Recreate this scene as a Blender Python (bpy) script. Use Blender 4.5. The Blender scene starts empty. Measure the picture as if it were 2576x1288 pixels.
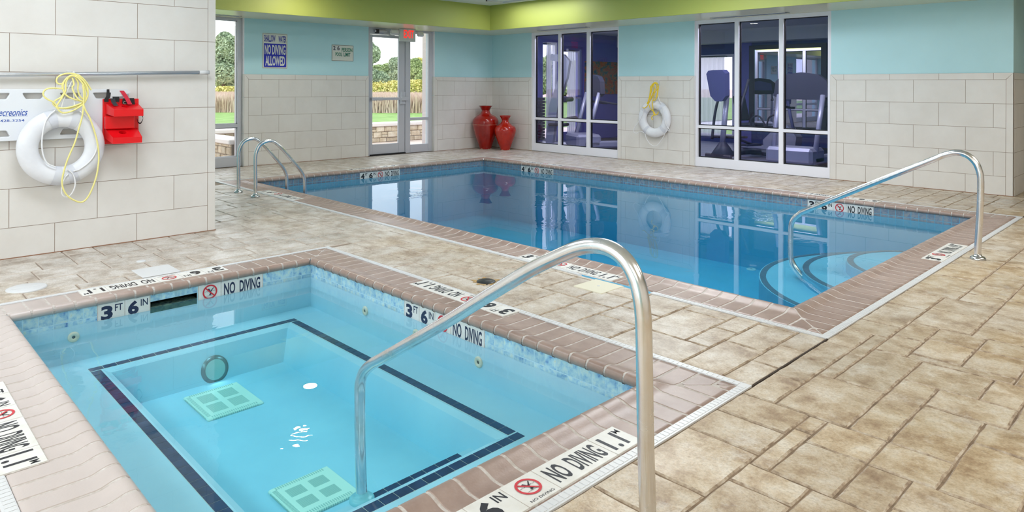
import bpy, bmesh, math, random
from mathutils import Vector, Matrix
random.seed(7)
R = math.radians
sc = bpy.context.scene
COL = sc.collection

# ------------------------------------------------------------------ camera
CAM_H, CAM_YAW, CAM_ROLL, CAM_F = 1.363, 0.7998, 0.003, 1755.6
cam_d = bpy.data.cameras.new('camera')
cam = bpy.data.objects.new('camera', cam_d); COL.objects.link(cam)
cam_d.sensor_width = 36.0
cam_d.lens = CAM_F / 2576 * 36.0
cam_d.shift_y = -(644 - 215.8) / 2576
cam_d.clip_start = 0.05; cam_d.clip_end = 500
cam.matrix_world = (Matrix.Translation((0, 0, CAM_H)) @ Matrix.Rotation(CAM_YAW, 4, 'Z')
                    @ Matrix.Rotation(R(90), 4, 'X') @ Matrix.Rotation(CAM_ROLL, 4, 'Z'))
sc.camera = cam
sc.view_settings.view_transform = 'Standard'
sc.view_settings.look = 'None'
sc.view_settings.gamma = 1.0
sc.view_settings.use_curve_mapping = False
sc.view_settings.exposure = -0.42
sc.cycles.use_denoising = True
sc.cycles.max_bounces = 10
sc.cycles.diffuse_bounces = 4
sc.cycles.glossy_bounces = 4
sc.cycles.transparent_max_bounces = 24
sc.cycles.sample_clamp_indirect = 6.0
sc.cycles.caustics_reflective = False
sc.cycles.caustics_refractive = False
sc.cycles.use_adaptive_sampling = True
sc.cycles.adaptive_threshold = 0.03

# ------------------------------------------------------------------ world: bright hazy sky
world = bpy.data.worlds.new('sky'); sc.world = world
world.use_nodes = True
wn, wl = world.node_tree.nodes, world.node_tree.links
wn.clear()
w_out = wn.new('ShaderNodeOutputWorld'); w_bg = wn.new('ShaderNodeBackground')
w_tc = wn.new('ShaderNodeTexCoord'); w_map = wn.new('ShaderNodeMapping')
w_map.inputs['Scale'].default_value = (1.0, 1.0, 3.2)
w_noise = wn.new('ShaderNodeTexNoise'); w_noise.inputs['Scale'].default_value = 3.0
w_noise.inputs['Detail'].default_value = 5
w_ramp = wn.new('ShaderNodeValToRGB')
w_ramp.color_ramp.elements[0].position = 0.36; w_ramp.color_ramp.elements[0].color = (0.74, 0.83, 0.96, 1)
w_ramp.color_ramp.elements[1].position = 0.56; w_ramp.color_ramp.elements[1].color = (1.0, 1.0, 1.0, 1)
wl.new(w_tc.outputs['Generated'], w_map.inputs['Vector']); wl.new(w_map.outputs[0], w_noise.inputs['Vector'])
wl.new(w_noise.outputs[0], w_ramp.inputs[0]); wl.new(w_ramp.outputs[0], w_bg.inputs['Color'])
w_bg.inputs['Strength'].default_value = 3.5
wl.new(w_bg.outputs[0], w_out.inputs['Surface'])

# ------------------------------------------------------------------ room lights
def area(name, loc, sx, sy, power, color=(1, 1, 1), rot=(0, 0, 0), spread=180):
    d = bpy.data.lights.new(name, 'AREA'); d.shape = 'RECTANGLE'; d.size = sx; d.size_y = sy
    d.energy = power; d.color = color; d.spread = R(spread)
    o = bpy.data.objects.new(name, d); o.location = loc; o.rotation_euler = rot; COL.objects.link(o)
    return o
sun_d = bpy.data.lights.new('sun', 'SUN'); sun_d.energy = 1.6; sun_d.angle = R(8); sun_d.color = (1, .96, .9)
sun = bpy.data.objects.new('sun', sun_d); sun.rotation_euler = (R(40), 0, R(75)); COL.objects.link(sun)
CEILZ = 2.972
WARM = (1.0, 0.965, 0.92)
COOL = (0.93, 0.96, 1.0)
# added panels that fill the pool hall with light, each in its own frame
FILL_PANELS = [(1.6, -1.6, 2.0, 1.2, 100, WARM), (1.6, 2.6, 1.2, 2.4, 95, WARM), (0.9, 7.2, 1.2, 2.4, 115, WARM),
          (-2.6, -2.2, 2.4, 1.2, 125, COOL), (-4.9, 1.2, 1.2, 1.2, 62, (.86, .92, 1)), (-3.6, 5.6, 1.8, 1.2, 120, COOL),
          (-5.0, 7.9, 1.2, 1.2, 100, COOL), (-5.2, -2.6, 1.2, 1.2, 80, COOL), (-8.9, 9.05, 1.8, .45, 34, COOL)]
DOWN = [(-9.73, 5.2, 26), (-8.49, 4.42, 26), (-9.75, 7.9, 0)]
for i, (x, y, sx, sy, p, c) in enumerate(FILL_PANELS):
    area('added_fill_lamp', (x, y, 2.955), sx - .08, sy - .08, p, c)
for x, y, p in DOWN[:2]:
    o = area('downlight_lamp', (x, y, CEILZ), .2, .2, p, (1, .93, .82)); o.data.shape = 'DISK'
# daylight entering through the tall windows behind the camera (see window_5)
area('daylight_window', (-2.2, -3.86, 1.35), 5.6, 2.2, 150, (0.90, 0.95, 1.0), (R(-90), 0, 0))
# gym ceiling panels
GYM_PANELS = [(-9.0, 10.93, 85), (-5.2, 10.93, 85)]
for x, y, p in GYM_PANELS:
    area('gym_panel_lamp', (x, y, 2.66), 2.2, .16, p, (0.95, 0.95, 1.0))

# ------------------------------------------------------------------ helpers
def ray(px, py):
    a = (px - 1288) / CAM_F; b = (py - 215.8) / CAM_F
    c, s = math.cos(-CAM_ROLL), math.sin(-CAM_ROLL); a, b = a * c - b * s, a * s + b * c
    return Vector((a * math.cos(CAM_YAW) - math.sin(CAM_YAW), a * math.sin(CAM_YAW) + math.cos(CAM_YAW), -b))
def onx(px, py, X):
    r = ray(px, py); return r * (X / r.x) + Vector((0, 0, CAM_H))
def ony(px, py, Y):
    r = ray(px, py); return r * (Y / r.y) + Vector((0, 0, CAM_H))

def srgb(r, g, b):
    f = lambda c: (c / 255 / 12.92) if c / 255 <= .04045 else ((c / 255 + .055) / 1.055) ** 2.4
    return (f(r), f(g), f(b), 1)

MATS = {}
def mat(name, col, rough=.5, metal=0.0, spec=.5, noise=None, bump=None, island=0.0, emis=None, coat=0.0, rough_noise=None):
    """noise=(scale, [(pos,colour)...]) colours by object-space noise; bump=(scale, strength, detail);
    island = brightness scatter from piece to piece"""
    if name in MATS: return MATS[name]
    m = bpy.data.materials.new(name); m.use_nodes = True
    nt = m.node_tree; n, l = nt.nodes, nt.links
    b = n['Principled BSDF']
    b.inputs['Base Color'].default_value = col
    b.inputs['Roughness'].default_value = rough
    b.inputs['Metallic'].default_value = metal
    b.inputs['Specular IOR Level'].default_value = spec
    if coat: b.inputs['Coat Weight'].default_value = coat; b.inputs['Coat Roughness'].default_value = .06
    tc = n.new('ShaderNodeTexCoord')
    src = None
    if noise:
        tx = n.new('ShaderNodeTexNoise'); tx.inputs['Scale'].default_value = noise[0]; tx.inputs['Detail'].default_value = 6
        tx.inputs['Roughness'].default_value = .62
        l.new(tc.outputs['Object'], tx.inputs['Vector'])
        rp = n.new('ShaderNodeValToRGB')
        while len(rp.color_ramp.elements) < len(noise[1]): rp.color_ramp.elements.new(.5)
        for e, (p, c) in zip(rp.color_ramp.elements, noise[1]): e.position = p; e.color = c
        l.new(tx.outputs[0], rp.inputs[0]); src = rp.outputs[0]
        if len(noise) > 2 and noise[2]:
            gi = n.new('ShaderNodeNewGeometry'); ad = n.new('ShaderNodeVectorMath'); ad.operation = 'ADD'
            sx = n.new('ShaderNodeMath'); sx.operation = 'MULTIPLY'; sx.inputs[1].default_value = 37.0
            l.new(gi.outputs['Random Per Island'], sx.inputs[0])
            cb = n.new('ShaderNodeCombineXYZ'); l.new(sx.outputs[0], cb.inputs[0]); l.new(sx.outputs[0], cb.inputs[2])
            l.new(tc.outputs['Object'], ad.inputs[0]); l.new(cb.outputs[0], ad.inputs[1]); l.new(ad.outputs[0], tx.inputs['Vector'])
    if island:
        gi = n.new('ShaderNodeNewGeometry'); mr = n.new('ShaderNodeMapRange')
        mr.inputs['To Min'].default_value = 1 - island; mr.inputs['To Max'].default_value = 1 + island
        l.new(gi.outputs['Random Per Island'], mr.inputs['Value'])
        mx = n.new('ShaderNodeVectorMath'); mx.operation = 'SCALE'
        if src: l.new(src, mx.inputs[0])
        else: mx.inputs[0].default_value = col[:3]
        l.new(mr.outputs[0], mx.inputs['Scale']); src = mx.outputs[0]
    if src: l.new(src, b.inputs['Base Color'])
    if rough_noise:
        tr = n.new('ShaderNodeTexNoise'); tr.inputs['Scale'].default_value = rough_noise[0]; tr.inputs['Detail'].default_value = 4
        l.new(tc.outputs['Object'], tr.inputs['Vector'])
        mr = n.new('ShaderNodeMapRange'); mr.inputs['From Min'].default_value = .35; mr.inputs['From Max'].default_value = .65
        mr.inputs['To Min'].default_value = rough_noise[1]; mr.inputs['To Max'].default_value = rough_noise[2]
        l.new(tr.outputs[0], mr.inputs['Value']); l.new(mr.outputs[0], b.inputs['Roughness'])
    if bump:
        tb = n.new('ShaderNodeTexNoise'); tb.inputs['Scale'].default_value = bump[0]
        tb.inputs['Detail'].default_value = bump[2] if len(bump) > 2 else 4
        l.new(tc.outputs['Object'], tb.inputs['Vector'])
        bp = n.new('ShaderNodeBump'); bp.inputs['Strength'].default_value = bump[1]; bp.inputs['Distance'].default_value = .01
        l.new(tb.outputs[0], bp.inputs['Height']); l.new(bp.outputs[0], b.inputs['Normal'])
    if emis: b.inputs['Emission Color'].default_value = emis[0]; b.inputs['Emission Strength'].default_value = emis[1]
    MATS[name] = m
    return m

class MB:
    """collects faces, then becomes one mesh object"""
    def __init__(s): s.v = []; s.f = []; s.m = []; s.s = []
    def add(s, vs, fs, m=0, smooth=False, xf=None):
        b = len(s.v)
        s.v += [tuple(xf @ Vector(p)) if xf else tuple(p) for p in vs]
        s.f += [tuple(b + i for i in f) for f in fs]; s.m += [m] * len(fs); s.s += [smooth] * len(fs)
        return s
    def box(s, x0, x1, y0, y1, z0, z1, m=0, xf=None):
        v = [(x, y, z) for z in (z0, z1) for y in (y0, y1) for x in (x0, x1)]
        return s.add(v, [(0, 2, 3, 1), (4, 5, 7, 6), (0, 1, 5, 4), (2, 6, 7, 3), (0, 4, 6, 2), (1, 3, 7, 5)], m, False, xf)
    def cbox(s, x0, x1, y0, y1, z0, z1, c=.01, m=0, xf=None, smooth=False):
        """box with chamfered edges"""
        X, Y, Z = (x0, x1), (y0, y1), (z0, z1); vs = []; idx = {}
        for i in (0, 1):
            for j in (0, 1):
                for k in (0, 1):
                    sx, sy, sz = (1 - 2 * i), (1 - 2 * j), (1 - 2 * k)
                    for a in range(3):
                        p = [X[i] + sx * c, Y[j] + sy * c, Z[k] + sz * c]
                        p[a] = (X[i], Y[j], Z[k])[a]
                        idx[(i, j, k, a)] = len(vs); vs.append(p)
        fs = []
        for a in range(3):
            o = [b for b in range(3) if b != a]
            for q in (0, 1):
                ring = []
                for (u, w) in ((0, 0), (1, 0), (1, 1), (0, 1)):
                    t = [0, 0, 0]; t[a] = q; t[o[0]] = u; t[o[1]] = w; ring.append(idx[(*t, a)])
                fs.append(tuple(ring))
        for a in range(3):
            o = [b for b in range(3) if b != a]
            for u in (0, 1):
                for w in (0, 1):
                    t0 = [0, 0, 0]; t0[o[0]] = u; t0[o[1]] = w; t1 = list(t0); t1[a] = 1
                    fs.append((idx[(*t0, o[0])], idx[(*t1, o[0])], idx[(*t1, o[1])], idx[(*t0, o[1])]))
        for i in (0, 1):
            for j in (0, 1):
                for k in (0, 1): fs.append((idx[(i, j, k, 0)], idx[(i, j, k, 1)], idx[(i, j, k, 2)]))
        return s.add(vs, fs, m, smooth, xf)
    def quad(s, pts, m=0): return s.add(pts, [tuple(range(len(pts)))], m)
    def tube(s, path, r, n=12, m=0, closed=False, caps=True, lobes=0, pitch=.05, flat=None):
        P = [Vector(p) for p in path]; L = len(P)
        def tan(i):
            if closed: return (P[(i + 1) % L] - P[i - 1]).normalized()
            return (P[min(i + 1, L - 1)] - P[max(i - 1, 0)]).normalized()
        t = tan(0); up = Vector((0, 0, 1)) if abs(t.z) < .9 else Vector((1, 0, 0))
        nx = t.cross(up).normalized(); vs = []; dist = 0
        for i in range(L):
            t2 = tan(i); nx = (nx - t2 * nx.dot(t2)); nx = nx.normalized() if nx.length > 1e-6 else t2.orthogonal().normalized()
            ny = t2.cross(nx)
            if i: dist += (P[i] - P[i - 1]).length
            rr = r[i] if isinstance(r, (list, tuple)) else r
            for k in range(n):
                th = 2 * math.pi * k / n
                q = rr * (1 + (.16 * math.cos(lobes * (th - dist / pitch * 2 * math.pi / lobes)) if lobes else 0))
                fx, fy = (flat if flat else (1, 1))
                vs.append(P[i] + nx * math.cos(th) * q * fx + ny * math.sin(th) * q * fy)
        fs = []
        for i in range(L if closed else L - 1):
            a, b = i * n, ((i + 1) % L) * n
            for k in range(n): fs.append((a + k, a + (k + 1) % n, b + (k + 1) % n, b + k))
        s.add(vs, fs, m, True)
        if caps and not closed:
            b = len(s.v) - len(vs)
            s.f += [tuple(b + k for k in range(n))[::-1], tuple(b + (L - 1) * n + k for k in range(n))]
            s.m += [m, m]; s.s += [False, False]
        return s
    def lathe(s, prof, n=48, m=0, xf=None, smooth=True, caps=True):
        vs = [(r * math.cos(2 * math.pi * k / n), r * math.sin(2 * math.pi * k / n), z) for r, z in prof for k in range(n)]
        fs = [(i * n + k, i * n + (k + 1) % n, (i + 1) * n + (k + 1) % n, (i + 1) * n + k) for i in range(len(prof) - 1) for k in range(n)]
        s.add(vs, fs, m, smooth, xf)
        if caps:
            if prof[0][0] > 1e-4: s.add([(prof[0][0] * math.cos(2 * math.pi * k / n), prof[0][0] * math.sin(2 * math.pi * k / n), prof[0][1]) for k in range(n)], [tuple(range(n))[::-1]], m, False, xf)
            if prof[-1][0] > 1e-4: s.add([(prof[-1][0] * math.cos(2 * math.pi * k / n), prof[-1][0] * math.sin(2 * math.pi * k / n), prof[-1][1]) for k in range(n)], [tuple(range(n))], m, False, xf)
        return s
    def prism(s, poly, z0, z1, m=0, xf=None):
        n = len(poly)
        return s.add([(x, y, z0) for x, y in poly] + [(x, y, z1) for x, y in poly],
                     [tuple(range(n))[::-1], tuple(range(n, 2 * n))] + [(i, (i + 1) % n, n + (i + 1) % n, n + i) for i in range(n)], m, False, xf)
    def build(s, name, mats, parent=None, bevel=0, subsurf=0, origin=None):
        me = bpy.data.meshes.new(name)
        me.from_pydata([tuple(p) for p in s.v], [], s.f)
        for mm in (mats if isinstance(mats, (list, tuple)) else [mats]): me.materials.append(mm)
        me.polygons.foreach_set('material_index', s.m); me.polygons.foreach_set('use_smooth', s.s)
        me.validate(); me.update()
        o = bpy.data.objects.new(name, me); COL.objects.link(o)
        if parent is not None: o.parent = parent; o.matrix_parent_inverse = parent.matrix_basis.inverted()
        if bevel:
            md = o.modifiers.new('bevel', 'BEVEL'); md.width = bevel; md.segments = 2; md.limit_method = 'ANGLE'
        if subsurf:
            md = o.modifiers.new('sub', 'SUBSURF'); md.levels = subsurf; md.render_levels = subsurf
        return o

def frame(O, U, V, N=None):
    U, V = Vector(U), Vector(V); N = Vector(N) if N else U.cross(V); O = Vector(O)
    return Matrix(((U.x, V.x, N.x, O.x), (U.y, V.y, N.y, O.y), (U.z, V.z, N.z, O.z), (0, 0, 0, 1)))

def tag(o, label=None, cat=None, group=None, kind=None):
    if label: o['label'] = label
    if cat: o['category'] = cat
    if group: o['group'] = group
    if kind: o['kind'] = kind
    return o
def struct(o): o['kind'] = 'structure'; return o
def thing(name, loc, label, cat, group=None):
    o = bpy.data.objects.new(name, None); o.location = loc; o.empty_display_size = .1; COL.objects.link(o)
    return tag(o, label, cat, group)

def smooth_path(pts, per=8, closed=False):
    """Catmull-Rom through the points"""
    P = [Vector(p) for p in pts]; n = len(P); out = []
    for i in range(n if closed else n - 1):
        p1, p2 = P[i], P[(i + 1) % n]
        p0 = P[i - 1] if (i or closed) else p1 * 2 - p2
        p3 = P[(i + 2) % n] if (closed or i + 2 < n) else p2 * 2 - p1
        for k in range(per):
            t = k / per
            out.append(.5 * ((2 * p1) + (p2 - p0) * t + (2 * p0 - 5 * p1 + 4 * p2 - p3) * t * t + (3 * p1 - p0 - 3 * p2 + p3) * t ** 3))
    if not closed: out.append(P[-1])
    return out
def resample(P, step):
    out = [P[0]]; acc = 0.0
    for a, b in zip(P[:-1], P[1:]):
        L = (b - a).length
        while acc + L >= step:
            t = (step - acc) / L; a = a + (b - a) * t; out.append(a); L = (b - a).length; acc = 0.0
        acc += L
    return out + [P[-1]]
def fillet(pts, rad, seg=8):
    P = [Vector(p) for p in pts]; out = [P[0]]
    for i in range(1, len(P) - 1):
        r = rad[i - 1] if isinstance(rad, (list, tuple)) else rad
        a, b = (P[i - 1] - P[i]), (P[i + 1] - P[i]); ang = a.angle(b)
        d = min(r / math.tan(ang / 2), a.length * .49 if i > 1 else a.length * .95, b.length * .95)
        p, q = P[i] + a.normalized() * d, P[i] + b.normalized() * d
        rr = d * math.tan(ang / 2)
        cdir = (a.normalized() + b.normalized()).normalized(); C = P[i] + cdir * (rr / math.sin(ang / 2))
        va, vb = p - C, q - C; tot = va.angle(vb); ax = va.cross(vb).normalized()
        for k in range(seg + 1): out.append(C + Matrix.Rotation(tot * k / seg, 3, ax) @ va)
    out.append(P[-1]); return out

# text -> flat letters scaled into a rectangle (built-in font, drawn as geometry)
_fc = {}
def glyphs(text, bold=.0):
    key = (text, bold)
    if key not in _fc:
        c = bpy.data.curves.new('t', 'FONT'); c.body = text; c.offset = bold; c.resolution_u = 3; c.fill_mode = 'FRONT'
        o = bpy.data.objects.new('t', c); COL.objects.link(o)
        dg = bpy.context.evaluated_depsgraph_get(); me = o.evaluated_get(dg).to_mesh()
        vs = [tuple(v.co) for v in me.vertices]; fs = [tuple(p.vertices) for p in me.polygons]
        o.evaluated_get(dg).to_mesh_clear(); bpy.data.objects.remove(o); bpy.data.curves.remove(c)
        _fc[key] = (vs, fs)
    return _fc[key]
def put_text(mb, text, xf, x0, x1, y0, y1, z=0.0, bold=.02, m=0, slant=0):
    vs, fs = glyphs(text, bold)
    ax, bx = min(v[0] for v in vs), max(v[0] for v in vs); ay, by = min(v[1] for v in vs), max(v[1] for v in vs)
    out = []
    for v in vs:
        u, w = (v[0] - ax) / (bx - ax), (v[1] - ay) / (by - ay)
        out.append((x0 + (x1 - x0) * u + slant * (y1 - y0) * w, y0 + (y1 - y0) * w, z))
    mb.add(out, fs, m, False, xf)

# ------------------------------------------------------------------ materials
M_tile = mat('cream_wall_tile', srgb(224, 220, 214), .36, noise=(3.0, [(.3, srgb(220, 216, 210)), (.7, srgb(228, 225, 220))]), bump=(260, .05, 2), island=.012)
M_grout = mat('wall_grout', srgb(150, 132, 116), .9)
M_blue = mat('aqua_wall_paint', srgb(188, 229, 236), .55, bump=(220, .10, 3), noise=(1.2, [(.3, srgb(185, 226, 233)), (.7, srgb(191, 232, 239))]))
M_lime = mat('lime_paint', srgb(172, 180, 90), .5, bump=(200, .08, 3))
M_under = mat('soffit_cream_paint', srgb(232, 228, 196), .22, bump=(60, .25, 3))
M_ceil = mat('ceiling_paint', srgb(226, 232, 230), .8, bump=(300, .2, 2))
M_white = mat('white_powder_coated_frame', srgb(240, 240, 248), .38)
M_alu = mat('grey_anodised_frame', srgb(200, 201, 208), .36, metal=.1)
M_gasket = mat('black_gasket', srgb(22, 22, 26), .6)
M_steel = mat('brushed_stainless', srgb(226, 225, 226), .2, metal=1.0, rough_noise=(14, .16, .28), noise=(5, [(.3, srgb(214, 208, 200)), (.5, srgb(228, 228, 230))]))
M_steel2 = mat('polished_flange_steel', srgb(205, 205, 205), .18, metal=1.0)
M_deckgrout = mat('stamped_concrete_joint', srgb(124, 104, 84), .95, noise=(9, [(.35, srgb(104, 86, 68)), (.65, srgb(150, 128, 104))]))
M_brick = mat('taupe_coping_brick', srgb(158, 134, 122), .34, noise=(7, [(.3, srgb(146, 122, 110)), (.55, srgb(160, 137, 125)), (.78, srgb(178, 156, 144))], True),
              bump=(120, .05, 2), island=.05)
# strong cool light painted into the coping brick colour, near left of the hot tub
n_, l_ = M_brick.node_tree.nodes, M_brick.node_tree.links; b_ = n_['Principled BSDF']; old = b_.inputs['Base Color'].links[0].from_socket
tc_ = n_.new('ShaderNodeTexCoord'); sx_ = n_.new('ShaderNodeSeparateXYZ'); l_.new(tc_.outputs['Object'], sx_.inputs[0])
m_ = n_.new('ShaderNodeMapRange'); m_.inputs['From Min'].default_value = 1.5; m_.inputs['From Max'].default_value = .75; l_.new(sx_.outputs['Y'], m_.inputs['Value'])
x_ = n_.new('ShaderNodeMapRange'); x_.inputs['From Min'].default_value = -1.9; x_.inputs['From Max'].default_value = -2.4; l_.new(sx_.outputs['X'], x_.inputs['Value'])
k_ = n_.new('ShaderNodeMath'); k_.operation = 'MULTIPLY'; l_.new(m_.outputs[0], k_.inputs[0]); l_.new(x_.outputs[0], k_.inputs[1])
k2 = n_.new('ShaderNodeMath'); k2.operation = 'MULTIPLY'; k2.inputs[1].default_value = .68; l_.new(k_.outputs[0], k2.inputs[0])
mi = n_.new('ShaderNodeMix'); mi.data_type = 'RGBA'; l_.new(k2.outputs[0], mi.inputs['Factor']); l_.new(old, mi.inputs['A']); mi.inputs['B'].default_value = srgb(214, 205, 201); l_.new(mi.outputs['Result'], b_.inputs['Base Color'])
M_bgrout = mat('coping_grout', srgb(200, 192, 186), .9, noise=(40, [(.3, srgb(176, 164, 154)), (.7, srgb(214, 208, 203))]))
M_plastic = mat('white_plastic', srgb(214, 215, 216), .35)
M_ivory = mat('ivory_plastic_lid', srgb(222, 216, 192), .45, bump=(240, .2, 1))
M_marker = mat('white_marker_tile', srgb(228, 226, 220), .4, bump=(90, .05, 2), noise=(14, [(.3, srgb(219, 216, 208)), (.7, srgb(232, 231, 227))]))
M_ink = mat('black_marker_ink', srgb(26, 26, 34), .5)
M_navyink = mat('navy_marker_ink', srgb(34, 40, 72), .4)
M_red = mat('red_marker_ink', srgb(205, 40, 52), .45)
M_plaster = mat('pool_plaster', srgb(180, 217, 230), .7, noise=(2.2, [(.3, srgb(174, 212, 227)), (.7, srgb(186, 222, 234))]))
M_tubtile = mat('mottled_turquoise_tile', srgb(120, 180, 205), .14,
                noise=(26, [(.28, srgb(84, 118, 180)), (.38, srgb(138, 182, 212)), (.52, srgb(172, 210, 222)), (.64, srgb(198, 222, 220)), (.76, srgb(190, 188, 150))], True), island=.10)
M_pooltile = mat('slate_blue_tile', srgb(128, 138, 150), .16,
                 noise=(30, [(.28, srgb(78, 104, 150)), (.42, srgb(116, 132, 150)), (.58, srgb(140, 148, 156)), (.74, srgb(150, 148, 142))], True), island=.12)
M_tgrout = mat('waterline_grout', srgb(222, 222, 206), .8)
M_navytile = mat('navy_step_tile', srgb(26, 44, 84), .3, noise=(20, [(.3, srgb(20, 34, 68)), (.7, srgb(38, 62, 104))], True), island=.12)
M_vase = mat('red_glazed_ceramic', srgb(150, 14, 6), .12, coat=.6, noise=(5, [(.3, srgb(134, 10, 6)), (.7, srgb(172, 24, 8))]))
M_vase2 = mat('bright_red_glazed_ceramic', srgb(176, 26, 8), .12, coat=.6, noise=(5, [(.3, srgb(160, 18, 6)), (.7, srgb(196, 36, 10))]))
M_chip = mat('chipped_unglazed_clay', srgb(226, 196, 170), .8)
M_ring = mat('white_ring_foam', srgb(232, 233, 238), .42, noise=(6, [(.35, srgb(226, 227, 232)), (.7, srgb(236, 237, 241))]))
M_strap = mat('white_fabric_band', srgb(214, 216, 224), .7, bump=(500, .2, 2))
M_wrope = mat('white_rope', srgb(236, 236, 238), .7)
M_yrope = mat('pale_yellow_rope', srgb(240, 230, 150), .65)
M_yrope2 = mat('golden_yellow_rope', srgb(238, 205, 40), .65)
M_board = mat('white_spineboard_plastic', srgb(228, 231, 236), .34)
M_bluetext = mat('blue_print', srgb(62, 96, 176), .5)
M_redfoam = mat('red_coated_foam', srgb(226, 16, 26), .28)
M_redstrap = mat('red_webbing', srgb(196, 20, 48), .6)
M_black = mat('black_webbing', srgb(20, 18, 20), .6)
M_dark = mat('dark_rubber', srgb(34, 34, 40), .6)
M_grey = mat('grey_plastic', srgb(120, 124, 140), .4)
M_signw = mat('sign_white', srgb(222, 224, 214), .4)
M_signb = mat('sign_blue', srgb(14, 32, 176), .4)
M_signbt = mat('sign_blue_letters', srgb(20, 36, 150), .4)
M_signg = mat('sign_green_letters', srgb(16, 120, 92), .4)
M_exit = mat('exit_housing', srgb(206, 212, 206), .4)
M_exitred = mat('exit_red_glow', srgb(230, 40, 30), .4, emis=(srgb(255, 50, 40), 1.3))

def thin_fresnel(n, l, ior):
    """same reflectance from both sides: the ray is not bent, so no total internal reflection"""
    fr = n.new('ShaderNodeFresnel'); g = n.new('ShaderNodeNewGeometry'); mr = n.new('ShaderNodeMapRange')
    mr.inputs['To Min'].default_value = ior; mr.inputs['To Max'].default_value = 1 / ior
    l.new(g.outputs['Backfacing'], mr.inputs['Value']); l.new(mr.outputs[0], fr.inputs['IOR']); return fr
def glass_mat(name, tint, gloss_ior=1.45, extra=0.0, rough=0.0):
    m = bpy.data.materials.new(name); m.use_nodes = True; n, l = m.node_tree.nodes, m.node_tree.links; n.clear()
    out = n.new('ShaderNodeOutputMaterial'); tr = n.new('ShaderNodeBsdfTransparent'); gl = n.new('ShaderNodeBsdfGlossy')
    tr.inputs[0].default_value = tint; gl.inputs['Roughness'].default_value = rough
    fr = thin_fresnel(n, l, gloss_ior); mx = n.new('ShaderNodeMixShader')
    ad = n.new('ShaderNodeMath'); ad.operation = 'ADD'; ad.inputs[1].default_value = extra; ad.use_clamp = True
    l.new(fr.outputs[0], ad.inputs[0]); l.new(ad.outputs[0], mx.inputs[0]); l.new(tr.outputs[0], mx.inputs[1]); l.new(gl.outputs[0], mx.inputs[2])
    l.new(mx.outputs[0], out.inputs[0]); return m
M_glass = glass_mat('clear_window_glass', (.96, .98, .98, 1))
M_gglass = glass_mat('tinted_gym_glass', (.78, .78, .88, 1), 1.5, .0)
def water_mat(name, absorb, density, tint, ripple):
    m = bpy.data.materials.new(name); m.use_nodes = True; n, l = m.node_tree.nodes, m.node_tree.links; n.clear()
    out = n.new('ShaderNodeOutputMaterial'); tr = n.new('ShaderNodeBsdfTransparent'); gl = n.new('ShaderNodeBsdfGlossy')
    tr.inputs[0].default_value = tint; gl.inputs['Roughness'].default_value = 0.0
    fr = thin_fresnel(n, l, 1.33); mx = n.new('ShaderNodeMixShader')
    tc = n.new('ShaderNodeTexCoord')
    t1 = n.new('ShaderNodeTexNoise'); t1.inputs['Scale'].default_value = 1.1; t1.inputs['Detail'].default_value = 1
    t2 = n.new('ShaderNodeTexNoise'); t2.inputs['Scale'].default_value = 9; t2.inputs['Detail'].default_value = 2
    rp = n.new('ShaderNodeMapRange'); rp.inputs['From Min'].default_value = .56; rp.inputs['From Max'].default_value = .72
    mu = n.new('ShaderNodeMath'); mu.operation = 'MULTIPLY'
    for t in (t1, t2): l.new(tc.outputs['Object'], t.inputs['Vector'])
    l.new(t1.outputs[0], rp.inputs['Value']); l.new(rp.outputs[0], mu.inputs[0]); l.new(t2.outputs[0], mu.inputs[1])
    bp = n.new('ShaderNodeBump'); bp.inputs['Strength'].default_value = ripple; bp.inputs['Distance'].default_value = .02
    l.new(mu.outputs[0], bp.inputs['Height']); l.new(bp.outputs[0], gl.inputs['Normal']); l.new(bp.outputs[0], fr.inputs['Normal'])
    l.new(fr.outputs[0], mx.inputs[0]); l.new(tr.outputs[0], mx.inputs[1]); l.new(gl.outputs[0], mx.inputs[2])
    l.new(mx.outputs[0], out.inputs['Surface'])
    va = n.new('ShaderNodeVolumeAbsorption'); va.inputs['Color'].default_value = absorb; va.inputs['Density'].default_value = density
    l.new(va.outputs[0], out.inputs['Volume'])
    return m
M_tubwater = water_mat('hot_tub_water', (.46, .895, .955, 1), 1.2, (1, 1, 1, 1), .16)
M_poolwater = water_mat('pool_water', (.24, .80, .90, 1), .42, (1, 1, 1, 1), .12)

# ------------------------------------------------------------------ key dimensions
XW, YW, XL = -11.5, 10.55, -6.65          # door wall, gym wall, near left wall
TILE_TOP, CEIL, SOFF = 1.545, 2.985, 2.485
FX0, FX1, FY0, FY1 = -11.5, 4.0, -4.0, 10.55
TUB = (-4.965, -1.865, .735, 2.650)       # inner nose of coping
POOL = (-9.62, -1.865, 4.205, 8.62)
COPE = .35
COURSES = [0, .24, .545, .85, 1.155, 1.46, TILE_TOP]

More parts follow.
